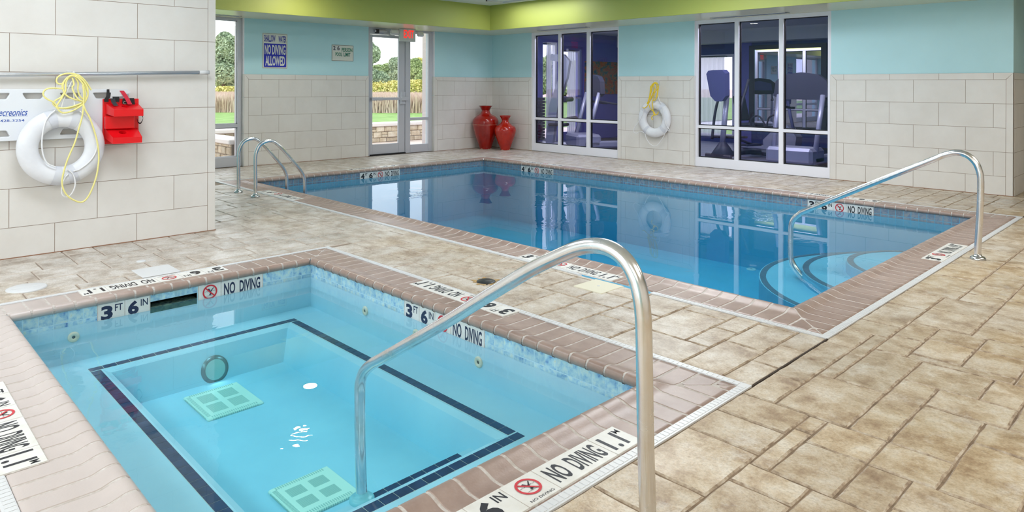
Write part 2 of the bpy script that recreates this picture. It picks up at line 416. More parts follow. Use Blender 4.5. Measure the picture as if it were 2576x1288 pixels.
# ------------------------------------------------------------------ tiled walls
def tiles(mb, xf, u0, u1, rows, phases, strip_l=0, strip_r=0, cap=True, m=1, t=.012, g=.0022):
    """rows = z limits; phases = seam position for each row; tiles stand proud of the grout by a hair"""
    a, b = u0 + strip_l, u1 - strip_r
    mb.box(u0 + .001, u1 - .001, 0.0, rows[-1] - .001, 0, t - .0016, 0, xf)
    for i in range(len(rows) - 1):
        z0, z1 = rows[i], rows[i + 1]; ph = phases[i % len(phases)]
        k = math.floor((a - ph) / .61); s = [a]
        while True:
            k += 1; q = ph + k * .61
            if q >= b - .012: break
            if q > a + .012: s.append(q)
        s.append(b)
        for p, q in zip(s[:-1], s[1:]):
            if cap and i == len(rows) - 2:
                c = z1 - z0
                l0 = u0 if (p == a and strip_l) else p; r0 = u1 if (q == b and strip_r) else q
                if p == a and strip_l or q == b and strip_r:
                    poly = [(p + g, z0 + g), (q - g, z0 + g), (r0 - g, z1 - g if r0 == u1 else z1 - g), (l0 + g, z1 - g)]
                    mb.prism(poly, 0, t, m, xf); continue
            mb.box(p + g, q - g, z0 + g, z1 - g, 0, t, m, xf)
    for side, w in ((0, strip_l), (1, strip_r)):
        if not w: continue
        for j in range(0, len(rows) - 1, 2):
            z0 = rows[j]; last = j + 2 >= len(rows) - 1
            z1 = rows[min(j + 2, len(rows) - 1)]
            if side == 0: p, q = u0, u0 + w
            else: p, q = u1 - w, u1
            if last and cap:
                zc = rows[-2]
                if side == 0: poly = [(p + .001, z0 + g), (q - g, z0 + g), (q - g, zc - g), (p + .001, z1 - g)]
                else: poly = [(p + g, z0 + g), (q - .001, z0 + g), (q - .001, z1 - g), (p + g, zc - g)]
                mb.prism(poly, 0, t, m, xf)
            else:
                mb.box(p + (g if side else .001), q - (.001 if side else g), z0 + g, z1 - g, 0, t, m, xf)

def pier(name, xf, u0, u1, thick, ph_even, ph_odd, sl, sr, rev_l=False, rev_r=False):
    mb = MB()
    mb.box(u0, u1, 0, SOFF + .02, -thick, 0, 2, xf)
    ph = [ph_even, ph_odd, ph_even, ph_odd, ph_even, ph_odd]
    tiles(mb, xf, u0, u1, COURSES, ph, sl, sr)
    for on, ue, d in ((rev_l, u0, -1), (rev_r, u1, 1)):      # tiled return into the window reveal
        if not on: continue
        x0, x1 = (ue - .012, ue) if d < 0 else (ue, ue + .012)
        for j in range(0, len(COURSES) - 1, 2):
            z1 = COURSES[min(j + 2, len(COURSES) - 1)]
            mb.box(x0, x1, COURSES[j] + .002, z1 - .002, -.09, .011, 1, xf)
        mb.box(x0 + (.004 if d < 0 else 0), x1 - (0 if d < 0 else .004), TILE_TOP, SOFF, -.09, -.001, 3, xf)
    return struct(mb.build(name, [M_grout, M_tile, M_blue, M_white]))
FA = frame((XW, 0, 0), (0, 1, 0), (0, 0, 1))            # U=+Y, V=Z, N=+X
FG = frame((0, YW, 0), (1, 0, 0), (0, 0, 1))            # U=+X, V=Z, N=-Y
pier('wall_far_left', FA, 4.925, 7.34, .3, 5.529, 5.224, .07, .07, rev_l=True)
pier('wall_far_left', FA, 8.935, YW, .3, 9.45, 9.145, .07, 0, rev_l=True)
pier('wall_far_left', FA, 2.2, 2.75, .3, 2.4, 2.1, 0, .07)
pier('wall_right', FG, XW, -10.27, .12, -10.95, -10.645, 0, .075, rev_r=True)
pier('wall_right', FG, -7.99, -6.385, .12, -7.816, -7.511, .07, .08, rev_l=True, rev_r=True)
pier('wall_right', FG, -4.105, -1.885, .12, -3.616, -3.921, .08, .075, rev_l=True)
# right-hand return of the gym wall and the wall beyond it
FR = frame((-1.885, 0, 0), (0, 1, 0), (0, 0, 1))
mb = MB(); mb.box(YW + .121, 13.0, 0, CEIL, -.25, 0, 2, FR)
tiles(mb, FR, YW - .001, 13.0, COURSES, [10.62, 10.92], .0, 0)
struct(mb.build('wall_right', [M_grout, M_tile, M_blue, M_white]))
mb = MB(); FB = frame((0, 13.0, 0), (1, 0, 0), (0, 0, 1)); mb.box(-1.9, FX1, 0, CEIL, -.2, 0, 2, FB)
tiles(mb, FB, -1.88, FX1, COURSES, [0, .3], 0, 0); struct(mb.build('wall_back', [M_grout, M_tile, M_blue, M_white]))
# near left wall: tiled to the ceiling, a solid corner of the room
mb = MB(); FLw = frame((XL, 0, 0), (0, 1, 0), (0, 0, 1))
mb.box(-4.0, 2.57, 0, CEIL, -.35, 0, 0, FLw)
rows = [0] + [.24 + .305 * k for k in range(9)] + [CEIL]
ph = [1.287, 1.592]
tiles(mb, FLw, -4.0, 2.57, rows, ph, 0, .07, cap=False, t=.008)
struct(mb.build('wall_left', [M_grout, M_tile]))
mb = MB(); mb.box(XW, XL - .3, 2.1, 2.3, 0, CEIL, 0); struct(mb.build('wall_left', [M_blue]))
mb = MB(); mb.box(FX1, FX1 + .2, FY0, 13.2, 0, CEIL, 0); struct(mb.build('wall_near_right', [M_tile]))
# wall behind the camera with a long window
mb = MB()
for a_ in ((XL - .4, -5.1, 0, CEIL), (.7, FX1, 0, CEIL), (-5.1, .7, 0, .22), (-5.1, .7, 2.5, CEIL)):
    mb.box(a_[0], a_[1], FY0 - .2, FY0, a_[2], a_[3], 0)
struct(mb.build('wall_behind', [M_blue]))
win = thing('window_5', (-2.2, FY0 - .1, 0), '', ''); struct(win)
mb = MB()
for k in range(6): x = -5.1 + k * 1.14; mb.box(x, x + .1, FY0 - .15, FY0 - .05, .22, 2.5)
mb.box(-5.1, .7, FY0 - .15, FY0 - .05, .22, .30); mb.box(-5.1, .7, FY0 - .15, FY0 - .05, 2.42, 2.5)
mb.build('window_frame', M_alu, win)
mb = MB(); mb.quad([(-5.1, FY0 - .1, .22), (.7, FY0 - .1, .22), (.7, FY0 - .1, 2.5), (-5.1, FY0 - .1, 2.5)]); mb.build('window_pane', M_glass, win)

M_caulk = mat('brown_base_caulk', srgb(150, 112, 88), .8)
for nm, xf_, spans in (('baseboard_left', FLw, [(-4, 2.575)]), ('baseboard_far_left', FA, [(4.92, 7.34), (8.93, YW - .012)]), ('baseboard_right', FG, [(XW + .012, -10.255), (-7.99, -6.375), (-4.105, -1.872)])):
    for a_, b_ in spans:
        mb = MB(); mb.box(a_, b_, -.002, .006, .006, .018 if nm != 'baseboard_left' else .013, 0, xf_); struct(mb.build(nm, M_caulk))
# ceiling and lime soffit
mb = MB(); mb.box(XW - .3, FX1 + .2, FY0 - .2, 13.2, CEIL, CEIL + .1); struct(mb.build('ceiling', [M_ceil]))
SX, SY = -10.46, 9.535
mb = MB()
mb.box(XW - .3, SX, 2.3, YW + .1, SOFF, CEIL, 0); mb.box(SX, FX1, SY, YW + .1, SOFF, CEIL, 0)
for q in ([(XW - .1, 2.3), (SX, 2.3), (SX, YW + .1), (XW - .1, YW + .1)], [(SX, SY), (FX1, SY), (FX1, YW + .1), (SX, YW + .1)]):
    mb.quad([(x, y, SOFF - .002) for x, y in q], 1)
struct(mb.build('trim_1', [M_lime, M_under]))

# ------------------------------------------------------------------ storefront frames
def bars(mb, xf, rects, n0, n1, m=0, c=.004):
    for i, (u0, u1, z0, z1) in enumerate(rects): mb.cbox(u0 + .0003 * i, u1 - .0003 * i, z0 + .0003 * i, z1 - .0003 * i, n0 + .0011 * i, n1 - .0011 * i, c, m, xf)
def glazed(win, xf, panes, n, gm=M_gasket, glass=M_glass):
    for (u0, u1, z0, z1) in panes:
        mb = MB(); mb.box(u0, u1, z0, z1, n - .003, n + .003, 0, xf); mb.build('window_pane', glass, win)
    mb = MB(); w = .012
    for (u0, u1, z0, z1) in panes:
        for r in ((u0, u0 + w, z0, z1), (u1 - w, u1, z0, z1), (u0, u1, z0, z0 + w), (u0, u1, z1 - w, z1)):
            mb.box(r[0], r[1], r[2], r[3], n - .02, n + .02, 0, xf)
    mb.build('window_gasket', gm, win)
def window(n_, loc):
    w = thing('window_%d' % n_, loc, '', ''); return struct(w)
# window_1: left storefront in the door wall
w1 = window(1, (XW, 3.8, 0)); FAf = frame((XW - .1, 0, 0), (0, 1, 0), (0, 0, 1))
mb = MB()
bars(mb, FAf, [(2.75, 4.925, 2.44, 2.485), (2.75, 4.925, 0, .165), (2.75, 2.83, 0, 2.485), (4.845, 4.925, 0, 2.485), (3.80, 3.87, 0, 2.485), (2.75, 4.925, .65, .712)], -.06, .03)
mb.build('window_frame', M_alu, w1)
glazed(w1, FAf, [(2.83, 3.8, .712, 2.44), (3.87, 4.845, .712, 2.44), (2.83, 3.8, .165, .65), (3.87, 4.845, .165, .65)], -.03, M_alu)
# window_2, window_3: white framed gym windows
FGf = frame((0, YW + .05, 0), (1, 0, 0), (0, 0, 1))
def gym_window(n_, L, Rr, gl):
    w = window(n_, ((L + Rr) / 2, YW, 0)); mb = MB()
    bars(mb, FGf, [(L, Rr, 2.42, 2.485), (L, Rr, 0, .16), (L, gl[0][0], 0, 2.485), (gl[2][1], Rr, 0, 2.485),
                   (gl[0][1], gl[1][0], 0, 2.485), (gl[1][1], gl[2][0], 0, 2.485), (L, Rr, .652, .704)], -.07, .03)
    mb.build('window_frame', M_white, w)
    glazed(w, FGf, [(a, b, .704, 2.42) for a, b in gl] + [(a, b, .16, .652) for a, b in gl], -.03, M_gasket, M_gglass)
gym_window(2, -10.27, -7.985, [(-10.195, -9.545), (-9.467, -8.796), (-8.704, -8.037)])
gym_window(3, -6.38, -4.10, [(-6.33, -5.662), (-5.585, -4.914), (-4.838, -4.163)])

# door_1: single glazed door with sidelight
d1 = window(9, (XW, 8.1, 0)); d1.name = 'door_1'
mb = MB()
bars(mb, FAf, [(7.34, 8.935, 2.44, 2.485), (7.34, 7.425, 0, 2.485), (8.255, 8.375, 0, 2.485), (8.83, 8.935, 0, 2.485), (7.34, 8.3, 2.36, 2.485),
               (8.375, 8.83, 0, .165), (8.375, 8.83, .652, .715)], -.06, .03)
mb.build('door_frame', M_alu, d1)
mb = MB()
bars(mb, FAf, [(7.43, 7.49, .02, 2.355), (8.10, 8.25, .02, 2.355), (7.49, 8.10, .02, .215), (7.49, 8.10, 2.30, 2.355)], -.035, .012)
leaf = mb.build('door_leaf', M_alu, d1)
mb = MB(); mb.box(7.49, 8.10, .215, 2.30, -.014, -.008, 0, FAf); mb.build('door_glass', M_glass, leaf)
mb = MB(); mb.box(8.375, 8.83, .715, 2.44, -.014, -.008, 0, FAf); mb.box(8.375, 8.83, .165, .652, -.014, -.008, 0, FAf); mb.build('window_pane', M_glass, d1)
mb = MB()
mb.cbox(7.43, 8.24, 1.075, 1.125, .05, .085, .006, 0, FAf); mb.cbox(7.43, 7.70, 1.07, 1.13, .03, .075, .006, 0, FAf)
mb.cbox(8.13, 8.235, .99, 1.24, .012, .055, .008, 0, FAf); mb.cbox(8.12, 8.28, 1.06, 1.14, .03, .1, .01, 0, FAf)
tag(mb.build('panic_bar', M_alu, leaf), 'horizontal grey push bar')
mb = MB(); mb.cbox(7.50, 7.78, 2.395, 2.44, .03, .08, .006, 0, FAf); mb.cbox(7.52, 7.60, 2.375, 2.45, .03, .085, .01, 1, FAf)
mb.box(-.006, .25, -.012, .012, 0, .008, 0, FAf @ Matrix.Translation((7.70, 2.385, .07)) @ Matrix.Rotation(R(-8), 4, 'Z'))
mb.box(-.22, .02, -.01, .01, 0, .008, 0, FAf @ Matrix.Translation((7.95, 2.352, .05)) @ Matrix.Rotation(R(5), 4, 'Z'))
tag(mb.build('door_closer', [M_alu, M_dark], d1), 'grey door closer with folding arm')
mb = MB(); mb.box(7.43, 8.25, 0, .018, -.06, .05, 0, FAf); mb.build('door_threshold', M_gasket, d1)

# ------------------------------------------------------------------ stamped concrete deck
def deck_mat(name):
    m = bpy.data.materials.new(name); m.use_nodes = True; n, l = m.node_tree.nodes, m.node_tree.links
    b = n['Principled BSDF']; tc = n.new('ShaderNodeTexCoord')
    def nz(scale, det, rough=.6, dist=0):
        t = n.new('ShaderNodeTexNoise'); t.inputs['Scale'].default_value = scale; t.inputs['Detail'].default_value = det
        t.inputs['Roughness'].default_value = rough; t.inputs['Distortion'].default_value = dist
        l.new(tc.outputs['Object'], t.inputs['Vector']); return t
    def ramp(src, els):
        r = n.new('ShaderNodeValToRGB')
        while len(r.color_ramp.elements) < len(els): r.color_ramp.elements.new(.5)
        for e, (p, c) in zip(r.color_ramp.elements, els): e.position = p; e.color = c
        l.new(src, r.inputs[0]); return r.outputs[0]
    big = nz(.45, 3); mid = nz(5.5, 8, .74, .15); fine = nz(90, 5, .7); salt = nz(3.4, 9, .78, .2)
    c1 = ramp(mid.outputs[0], [(.34, srgb(148, 120, 88)), (.46, srgb(180, 157, 124)), (.54, srgb(198, 180, 152)), (.66, srgb(212, 201, 183))])
    c2 = ramp(mid.outputs[0], [(.34, srgb(158, 142, 128)), (.46, srgb(188, 177, 165)), (.54, srgb(206, 198, 189)), (.66, srgb(220, 215, 210))])
    sp_ = n.new('ShaderNodeSeparateXYZ'); l.new(tc.outputs['Object'], sp_.inputs[0])
    gx = n.new('ShaderNodeMapRange'); gx.inputs['From Min'].default_value = -5.5; gx.inputs['From Max'].default_value = -1.2; l.new(sp_.outputs['X'], gx.inputs['Value'])  # cool light painted in: greyer deck colour to the left, tan to the right
    ga = n.new('ShaderNodeMath'); ga.operation = 'ADD'; l.new(gx.outputs[0], ga.inputs[0])
    gb = n.new('ShaderNodeMapRange'); gb.inputs['From Min'].default_value = .35; gb.inputs['From Max'].default_value = .65; gb.inputs['To Min'].default_value = -.45; gb.inputs['To Max'].default_value = .45
    l.new(big.outputs[0], gb.inputs['Value']); l.new(gb.outputs[0], ga.inputs[1]); ga.use_clamp = True
    f = ga.outputs[0]
    mx = n.new('ShaderNodeMix'); mx.data_type = 'RGBA'; l.new(f, mx.inputs['Factor']); l.new(c2, mx.inputs['A']); l.new(c1, mx.inputs['B'])
    sm = ramp(salt.outputs[0], [(.54, (0, 0, 0, 1)), (.68, (.6, .6, .6, 1))])
    mx1 = n.new('ShaderNodeMix'); mx1.data_type = 'RGBA'; l.new(sm, mx1.inputs['Factor']); l.new(mx.outputs['Result'], mx1.inputs['A']); mx1.inputs['B'].default_value = srgb(224, 219, 210)
    sp = ramp(fine.outputs[0], [(.36, (.80, .78, .75, 1)), (.52, (1, 1, 1, 1)), (.66, (1.07, 1.07, 1.07, 1))])
    mx2 = n.new('ShaderNodeMix'); mx2.data_type = 'RGBA'; mx2.blend_type = 'MULTIPLY'; mx2.inputs['Factor'].default_value = 1.0; l.new(mx1.outputs['Result'], mx2.inputs['A']); l.new(sp, mx2.inputs['B'])
    gi = n.new('ShaderNodeNewGeometry'); mr = n.new('ShaderNodeMapRange'); mr.inputs['To Min'].default_value = .92; mr.inputs['To Max'].default_value = 1.05
    l.new(gi.outputs['Random Per Island'], mr.inputs['Value'])
    sc_ = n.new('ShaderNodeVectorMath'); sc_.operation = 'SCALE'; l.new(mx2.outputs['Result'], sc_.inputs[0]); l.new(mr.outputs[0], sc_.inputs['Scale'])
    l.new(sc_.outputs[0], b.inputs['Base Color'])
    rr = n.new('ShaderNodeMapRange'); rr.inputs['From Min'].default_value = .35; rr.inputs['From Max'].default_value = .65
    rr.inputs['To Min'].default_value = .24; rr.inputs['To Max'].default_value = .56; l.new(nz(1.3, 4).outputs[0], rr.inputs['Value']); l.new(rr.outputs[0], b.inputs['Roughness'])
    bp = n.new('ShaderNodeBump'); bp.inputs['Strength'].default_value = .55; bp.inputs['Distance'].default_value = .006
    l.new(mid.outputs[0], bp.inputs['Height'])
    bp2 = n.new('ShaderNodeBump'); bp2.inputs['Strength'].default_value = .35; bp2.inputs['Distance'].default_value = .002
    l.new(fine.outputs[0], bp2.inputs['Height']); l.new(bp.outputs[0], bp2.inputs['Normal']); l.new(bp2.outputs[0], b.inputs['Normal'])
    return m
M_deck = deck_mat('stamped_concrete')
def outer(r): return (r[0] - COPE, r[1] + COPE, r[2] - COPE, r[3] + COPE)
HOLES = [outer(TUB), outer(POOL)]
U_ = .075; GX0, GY0 = -1.515 - 133 * U_, .36
NX, NY = 133 + 50, 140
occ = [[0] * NY for _ in range(NX)]
def cell_blocked(i, j):
    x, y = GX0 + (i + .5) * U_, GY0 + (j + .5) * U_
    return any(h[0] < x < h[1] and h[2] < y < h[3] for h in HOLES) or (x < -6.66 and y < 2.5) or y > YW - .001 or (x < XW + .01)
for i in range(NX):
    for j in range(NY):
        if cell_blocked(i, j): occ[i][j] = -1
stones = []
def place(i, j, w, h, x0=None):
    for a in range(i, i + w):
        for b in range(j, j + h): occ[a][b] = 1
    stones.append((i, j, w, h))
def free(i, j, w, h):
    if i < 0 or j < 0 or i + w > NX or j + h > NY: return False
    if i < 133 < i + w: return False
    return all(occ[a][b] == 0 for a in range(i, i + w) for b in range(j, j + h))
DIG = [(-1.33, -1.05, 2.92, 3.35), (-1.30, -1.09, 3.36, 3.89), (-1.09, -.73, 3.57, 3.9), (-1.05, -.9, 2.92, 3.56), (-.9, -.71, 2.93, 3.37),
       (-.95, -.71, 2.69, 2.92), (-1.13, -.91, 2.36, 2.69), (-1.13, -.95, 2.69, 2.92), (-1.14, -.9, 3.98, 4.25), (-1.12, -.94, 4.28, 4.5)]
for x0, x1, y0, y1 in DIG:
    i, j = round((x0 - GX0) / U_), round((y0 - GY0) / U_); w, h = max(2, round((x1 - GX0) / U_) - i), max(2, round((y1 - GY0) / U_) - j)
    if free(i, j, w, h): place(i, j, w, h)
SIZES = [(3, 3), (3, 4), (4, 3), (4, 5), (5, 4), (3, 6), (6, 3), (4, 4), (5, 6), (6, 4), (4, 6), (3, 5), (5, 3), (2, 4), (4, 2), (3, 2), (2, 3)]
rs = random.Random(11)
for j in range(NY):
    for i in range(NX):
        if occ[i][j]: continue
        sz = SIZES[:13]; rs.shuffle(sz)
        for (w, h) in sz + SIZES[13:] + [(2, 2), (6, 1), (4, 1), (3, 1), (1, 5), (1, 3), (2, 1), (1, 2), (1, 1)]:
            if not free(i, j, w, h): continue
            if w > 1 and h > 1 and (w, h) in SIZES[:13]:
                # do not leave one-cell slivers beside the stone
                if i + w < NX and occ[i + w][j] == 0 and i + w != 133 and (i + w + 1 >= NX or occ[i + w + 1][j] != 0 or i + w + 1 == 133): continue
            place(i, j, w, h); break
mb = MB()
def stone(x0, x1, y0, y1, rnd):
    g = .0035; step = .055
    def edge(p, q):
        n_ = max(1, int(((q[0] - p[0]) ** 2 + (q[1] - p[1]) ** 2) ** .5 / step)); return [(p[0] + (q[0] - p[0]) * k / n_, p[1] + (q[1] - p[1]) * k / n_) for k in range(n_)]
    cs = [(x0, y0), (x1, y0), (x1, y1), (x0, y1)]; ring = []
    for a in range(4): ring += edge(cs[a], cs[(a + 1) % 4])
    cx, cy = (x0 + x1) / 2, (y0 + y1) / 2
    o, t = [], []
    tz = rnd.uniform(-.0012, .0008)
    for (x, y) in ring:
        jx, jy = rnd.uniform(-.002, .002), rnd.uniform(-.002, .002)
        sx, sy = (1 if x < cx else -1), (1 if y < cy else -1)
        ex = sx if (abs(x - x0) < 1e-6 or abs(x - x1) < 1e-6) else 0; ey = sy if (abs(y - y0) < 1e-6 or abs(y - y1) < 1e-6) else 0
        o.append((x + ex * g + jx, y + ey * g + jy, -.006)); b_ = rnd.uniform(.004, .009)
        t.append((x + ex * (g + b_) + jx, y + ey * (g + b_) + jy, tz + rnd.uniform(-.0012, .0004)))
    n_ = len(ring)
    mb.add(o + t, [(k, (k + 1) % n_, n_ + (k + 1) % n_, n_ + k) for k in range(n_)] + [tuple(range(n_, 2 * n_))], 0)
    for q_ in range(n_ + 1, 1, -1): mb.m[-q_] = 2
rs = random.Random(5)
for (i, j, w, h) in stones:
    x0, y0 = GX0 + i * U_, GY0 + j * U_; x1, y1 = x0 + w * U_, y0 + h * U_
    for H in HOLES:           # trim to the drain strips
        if y0 < H[3] and y1 > H[2]:
            if x0 < H[0] < x1: x1 = H[0]
            if x0 < H[1] < x1: x0 = H[1]
        if x0 < H[1] and x1 > H[0]:
            if y0 < H[2] < y1: y1 = H[2]
            if y0 < H[3] < y1: y0 = H[3]
    y1 = min(y1, YW); x0 = max(x0, XW)
    if x1 - x0 > .02 and y1 - y0 > .02: stone(x0, x1, y0, y1, rs)
def slab(x0, x1, y0, y1, z, m):
    """deck plane cut around the two basins"""
    xs = sorted({x0, x1, *[v for H in HOLES for v in (H[0], H[1]) if x0 < v < x1]}); ys = sorted({y0, y1, *[v for H in HOLES for v in (H[2], H[3]) if y0 < v < y1]})
    for a, b in zip(xs[:-1], xs[1:]):
        for c, d in zip(ys[:-1], ys[1:]):
            if any(H[0] < (a + b) / 2 < H[1] and H[2] < (c + d) / 2 < H[3] for H in HOLES): continue
            mb.quad([(a, c, z), (b, c, z), (b, d, z), (a, d, z)], m)
GX1, GY1 = GX0 + NX * U_, GY0 + NY * U_
slab(XW - .15, GX1, GY0, YW + .1, -.006, 1)
mb.quad([(XL - .4, FY0, -.001), (FX1, FY0, -.001), (FX1, GY0, -.001), (XL - .4, GY0, -.001)], 0)
mb.quad([(GX1, GY0, -.001), (FX1, GY0, -.001), (FX1, 13.1, -.001), (GX1, 13.1, -.001)], 0)
mb.quad([(-1.885, YW, -.001), (GX1, YW, -.001), (GX1, 13.1, -.001), (-1.885, 13.1, -.001)], 0)
def fade_left(m, col):
    n, l = m.node_tree.nodes, m.node_tree.links; b = n['Principled BSDF']; old = b.inputs['Base Color'].links[0].from_socket
    tc = n.new('ShaderNodeTexCoord'); sx = n.new('ShaderNodeSeparateXYZ'); l.new(tc.outputs['Object'], sx.inputs[0]); r = n.new('ShaderNodeMapRange')
    r.inputs['From Min'].default_value = -2.5; r.inputs['From Max'].default_value = -6.0; r.inputs['To Max'].default_value = .75; l.new(sx.outputs['X'], r.inputs['Value'])
    x = n.new('ShaderNodeMix'); x.data_type = 'RGBA'; l.new(r.outputs[0], x.inputs['Factor']); l.new(old, x.inputs['A']); x.inputs['B'].default_value = col; l.new(x.outputs['Result'], b.inputs['Base Color'])
M_edge = mat('stamped_concrete_edge', srgb(160, 138, 112), .8, noise=(22, [(.36, srgb(144, 124, 104)), (.5, srgb(184, 166, 144)), (.64, srgb(208, 196, 178))]), bump=(80, .6, 4))
fade_left(M_edge, srgb(198, 188, 178)); fade_left(M_deckgrout, srgb(158, 144, 132))
struct(mb.build('floor', [M_deck, M_deckgrout, M_edge]))
# dark rubber control joint between the two basins
mb = MB(); mb.box(-1.519, -1.511, 3.0, 3.855, -.006, .0009, 0); mb.box(-1.52, -1.508, 8.97, YW, -.006, .0008, 0)
mb.box(-1.52, -1.51, .36, .39, -.006, .001, 0)
struct(mb.build('trim_2', [mat('dark_control_joint', srgb(66, 54, 44), .9)]))

# ------------------------------------------------------------------ pools
PROF = [(.010, -.030), (.002, -.027), (-.004, -.019), (-.0065, -.008), (-.004, .004), (.002, .012), (.011, .0175), (.024, .0195), (.040, .0185), (.056, .0145), (.072, .009), (.088, .004), (.104, .0015), (.14, .0012), (.168, .0012), (.196, .0013), (.224, .0013), (.252, .0014), (.278, .0015), (.301, .0015), (.304, -.004)]
def sides(rect):
    x0, x1, y0, y1 = rect    # (corner, along, outward, length)
    return [((x0, y0), (1, 0), (0, -1), x1 - x0), ((x1, y0), (0, 1), (1, 0), y1 - y0), ((x1, y1), (-1, 0), (0, 1), x1 - x0), ((x0, y1), (0, -1), (-1, 0), y1 - y0)]
def coping(rect, parent, label, pitch=.110, seed=3):
    mb = MB(); rnd = random.Random(seed)
    for (c, a, o, L) in sides(rect):
        P = lambda s, d, z: (c[0] + a[0] * s + o[0] * d, c[1] + a[1] * s + o[1] * d, z)
        pts = []
        for d, z in PROF: pts += [P(-d, d + (.004 if d < .01 else 0), z - .002), P(L + d, d + (.004 if d < .01 else 0), z - .002)]
        mb.add(pts, [(2 * k, 2 * k + 1, 2 * k + 3, 2 * k + 2) for k in range(len(PROF) - 1)], 1)
        n_ = round(L / pitch); pt = L / n_; k0 = -int(.31 / pt) - 1
        for k in range(k0, n_ - k0):
            s0, s1 = k * pt + .0052, (k + 1) * pt - .0052; dz = rnd.uniform(-.0008, .0008); w0, w1 = rnd.uniform(-.001, .001), rnd.uniform(-.001, .001)
            row = []
            for d, z in PROF:
                e0, e1 = max(s0 + w0, -d + .004), min(s1 + w1, L + d - .004)
                row.append((e0, e1, d, z + dz) if e1 - e0 > .001 else None)
            vs, idx, fm = [], [], []
            for r_ in row:
                if r_ is None: idx.append(None); continue
                idx.append(len(vs)); e0, e1, d, z = r_
                ch = .003
                nz = .0045
                vs += [P(e0, d, z - nz), P(e0 + ch, d, z), P(e1 - ch, d, z), P(e1, d, z - nz)]
            fs = []
            for p, q in zip(idx[:-1], idx[1:]):
                if p is None or q is None: continue
                for t in (0, 2): fs.append((p + t, p + t + 1, q + t + 1, q + t))
                fm.append((p + 1, p + 2, q + 2, q + 1))
            if fs: mb.add(vs, fs, 0, False); mb.add(vs, fm, 0, True)
    o = mb.build('coping', [M_brick, M_bgrout], parent); tag(o, label); return o

def drain(rect, parent, gaps=()):
    mb = MB(); d0, d1 = .306, .350
    for si, (c, a, o, L) in enumerate(sides(rect)):
        P = lambda s, d, z: (c[0] + a[0] * s + o[0] * d, c[1] + a[1] * s + o[1] * d, z)
        spans = [(-d1, L + d1)]
        for (gs, g0, g1) in gaps:
            if gs == si: spans = [(-d1, g0), (g1, L + d1)]
        for (s0, s1) in spans:
            A0 = s0 if s0 > -d1 else -d0; B0 = s1 if s1 < L + d1 else L + d0
            mb.add([P(A0, d0, .002), P(B0, d0, .002), P(s1, d1, .002), P(s0, d1, .002), P(A0, d0, -.02), P(B0, d0, -.02), P(s1, d1, -.02), P(s0, d1, -.02)],
                   [(0, 1, 2, 3), (0, 4, 5, 1), (3, 2, 6, 7), (0, 3, 7, 4), (1, 5, 6, 2)], 0)
            s = s0 + .05
            while s < s1 - .05:
                mb.add([P(s, d0 + .003, .0035), P(s + .022, d0 + .003, .0035), P(s + .022, d1 - .009, .0035), P(s, d1 - .009, .0035),
                        P(s, d0 + .003, .001), P(s + .022, d0 + .003, .001), P(s + .022, d1 - .009, .001), P(s, d1 - .009, .001)],
                       [(0, 1, 2, 3), (0, 4, 5, 1), (1, 5, 6, 2), (2, 6, 7, 3), (3, 7, 4, 0)], 0); s += .027
    tag(mb.build('drain_grate', M_plastic, parent), 'white ribbed strip drain')

def tile_band(mb, xf, u0, u1, rows, pitch=.0762, skip=()):
    mb.box(u0, u1, rows[0], rows[-1], -.012, -.0012, 1, xf)
    n_ = round((u1 - u0) / pitch); w = (u1 - u0) / n_
    for z0, z1 in zip(rows[:-1], rows[1:]):
        for k in range(n_):
            a, b = u0 + k * w, u0 + (k + 1) * w
            if any(s0 < (a + b) / 2 < s1 for s0, s1 in skip): continue
            mb.box(a + .0025, b - .0025, z0 + .0025, z1 - .0025, -.004, .0006, 0, xf)

def no_dive(mb, xf, cx, cy, r, ink=0, red=1, z=.0012):
    n = 40; w = r * .20
    vs = [( cx + q * math.cos(2 * math.pi * k / n), cy + q * math.sin(2 * math.pi * k / n), z + .0004) for q in (r, r - w) for k in range(n)]
    mb.add(vs, [(k, (k + 1) % n, n + (k + 1) % n, n + k) for k in range(n)], red, False, xf)
    d = (r - w) * 1.0; t = w * .42; c, s = math.cos(R(-45)), math.sin(R(-45))
    mb.add([(cx + x * c - y * s, cy + x * s + y * c, z + .0004) for x, y in ((-d, -t), (d, -t), (d, t), (-d, t))], [(0, 1, 2, 3)], red, False, xf)
    q = r
    body = [(-.30, .42), (-.12, .50), (.02, .22), (.16, .02), (.10, -.18), (.34, -.30), (.30, -.40), (.02, -.30), (-.02, -.06), (-.10, .14), (-.22, .30)]
    mb.add([(cx + x * q, cy + y * q, z) for x, y in body], [tuple(range(len(body)))], ink, False, xf)
    leg = [(.06, .10), (.46, .56), (.52, .50), (.16, .0)]
    mb.add([(cx + x * q, cy + y * q, z) for x, y in leg], [(0, 1, 2, 3)], ink, False, xf)
    head = [(cx + (.02 + .11 * math.cos(k * math.pi / 5)) * q, cy + (-.36 + .11 * math.sin(k * math.pi / 5)) * q, z) for k in range(10)]
    mb.add(head, [tuple(range(10))], ink, False, xf)
    for yo in (.08,):
        for k in range(10):
            x = -.72 + k * .145; mb.add([(cx + a * q, cy + b * q, z) for a, b in ((x, yo), (x + .145, yo + (.05 if k % 2 else -.03)), (x + .145, yo + (.08 if k % 2 else 0)), (x, yo + .035))], [(0, 1, 2, 3)], ink, False, xf)
    mb.add([(cx + a * q, cy + b * q, z) for a, b in ((-.5, -.52), (.35, -.52), (.35, -.49), (-.5, -.49))], [(0, 1, 2, 3)], ink, False, xf)

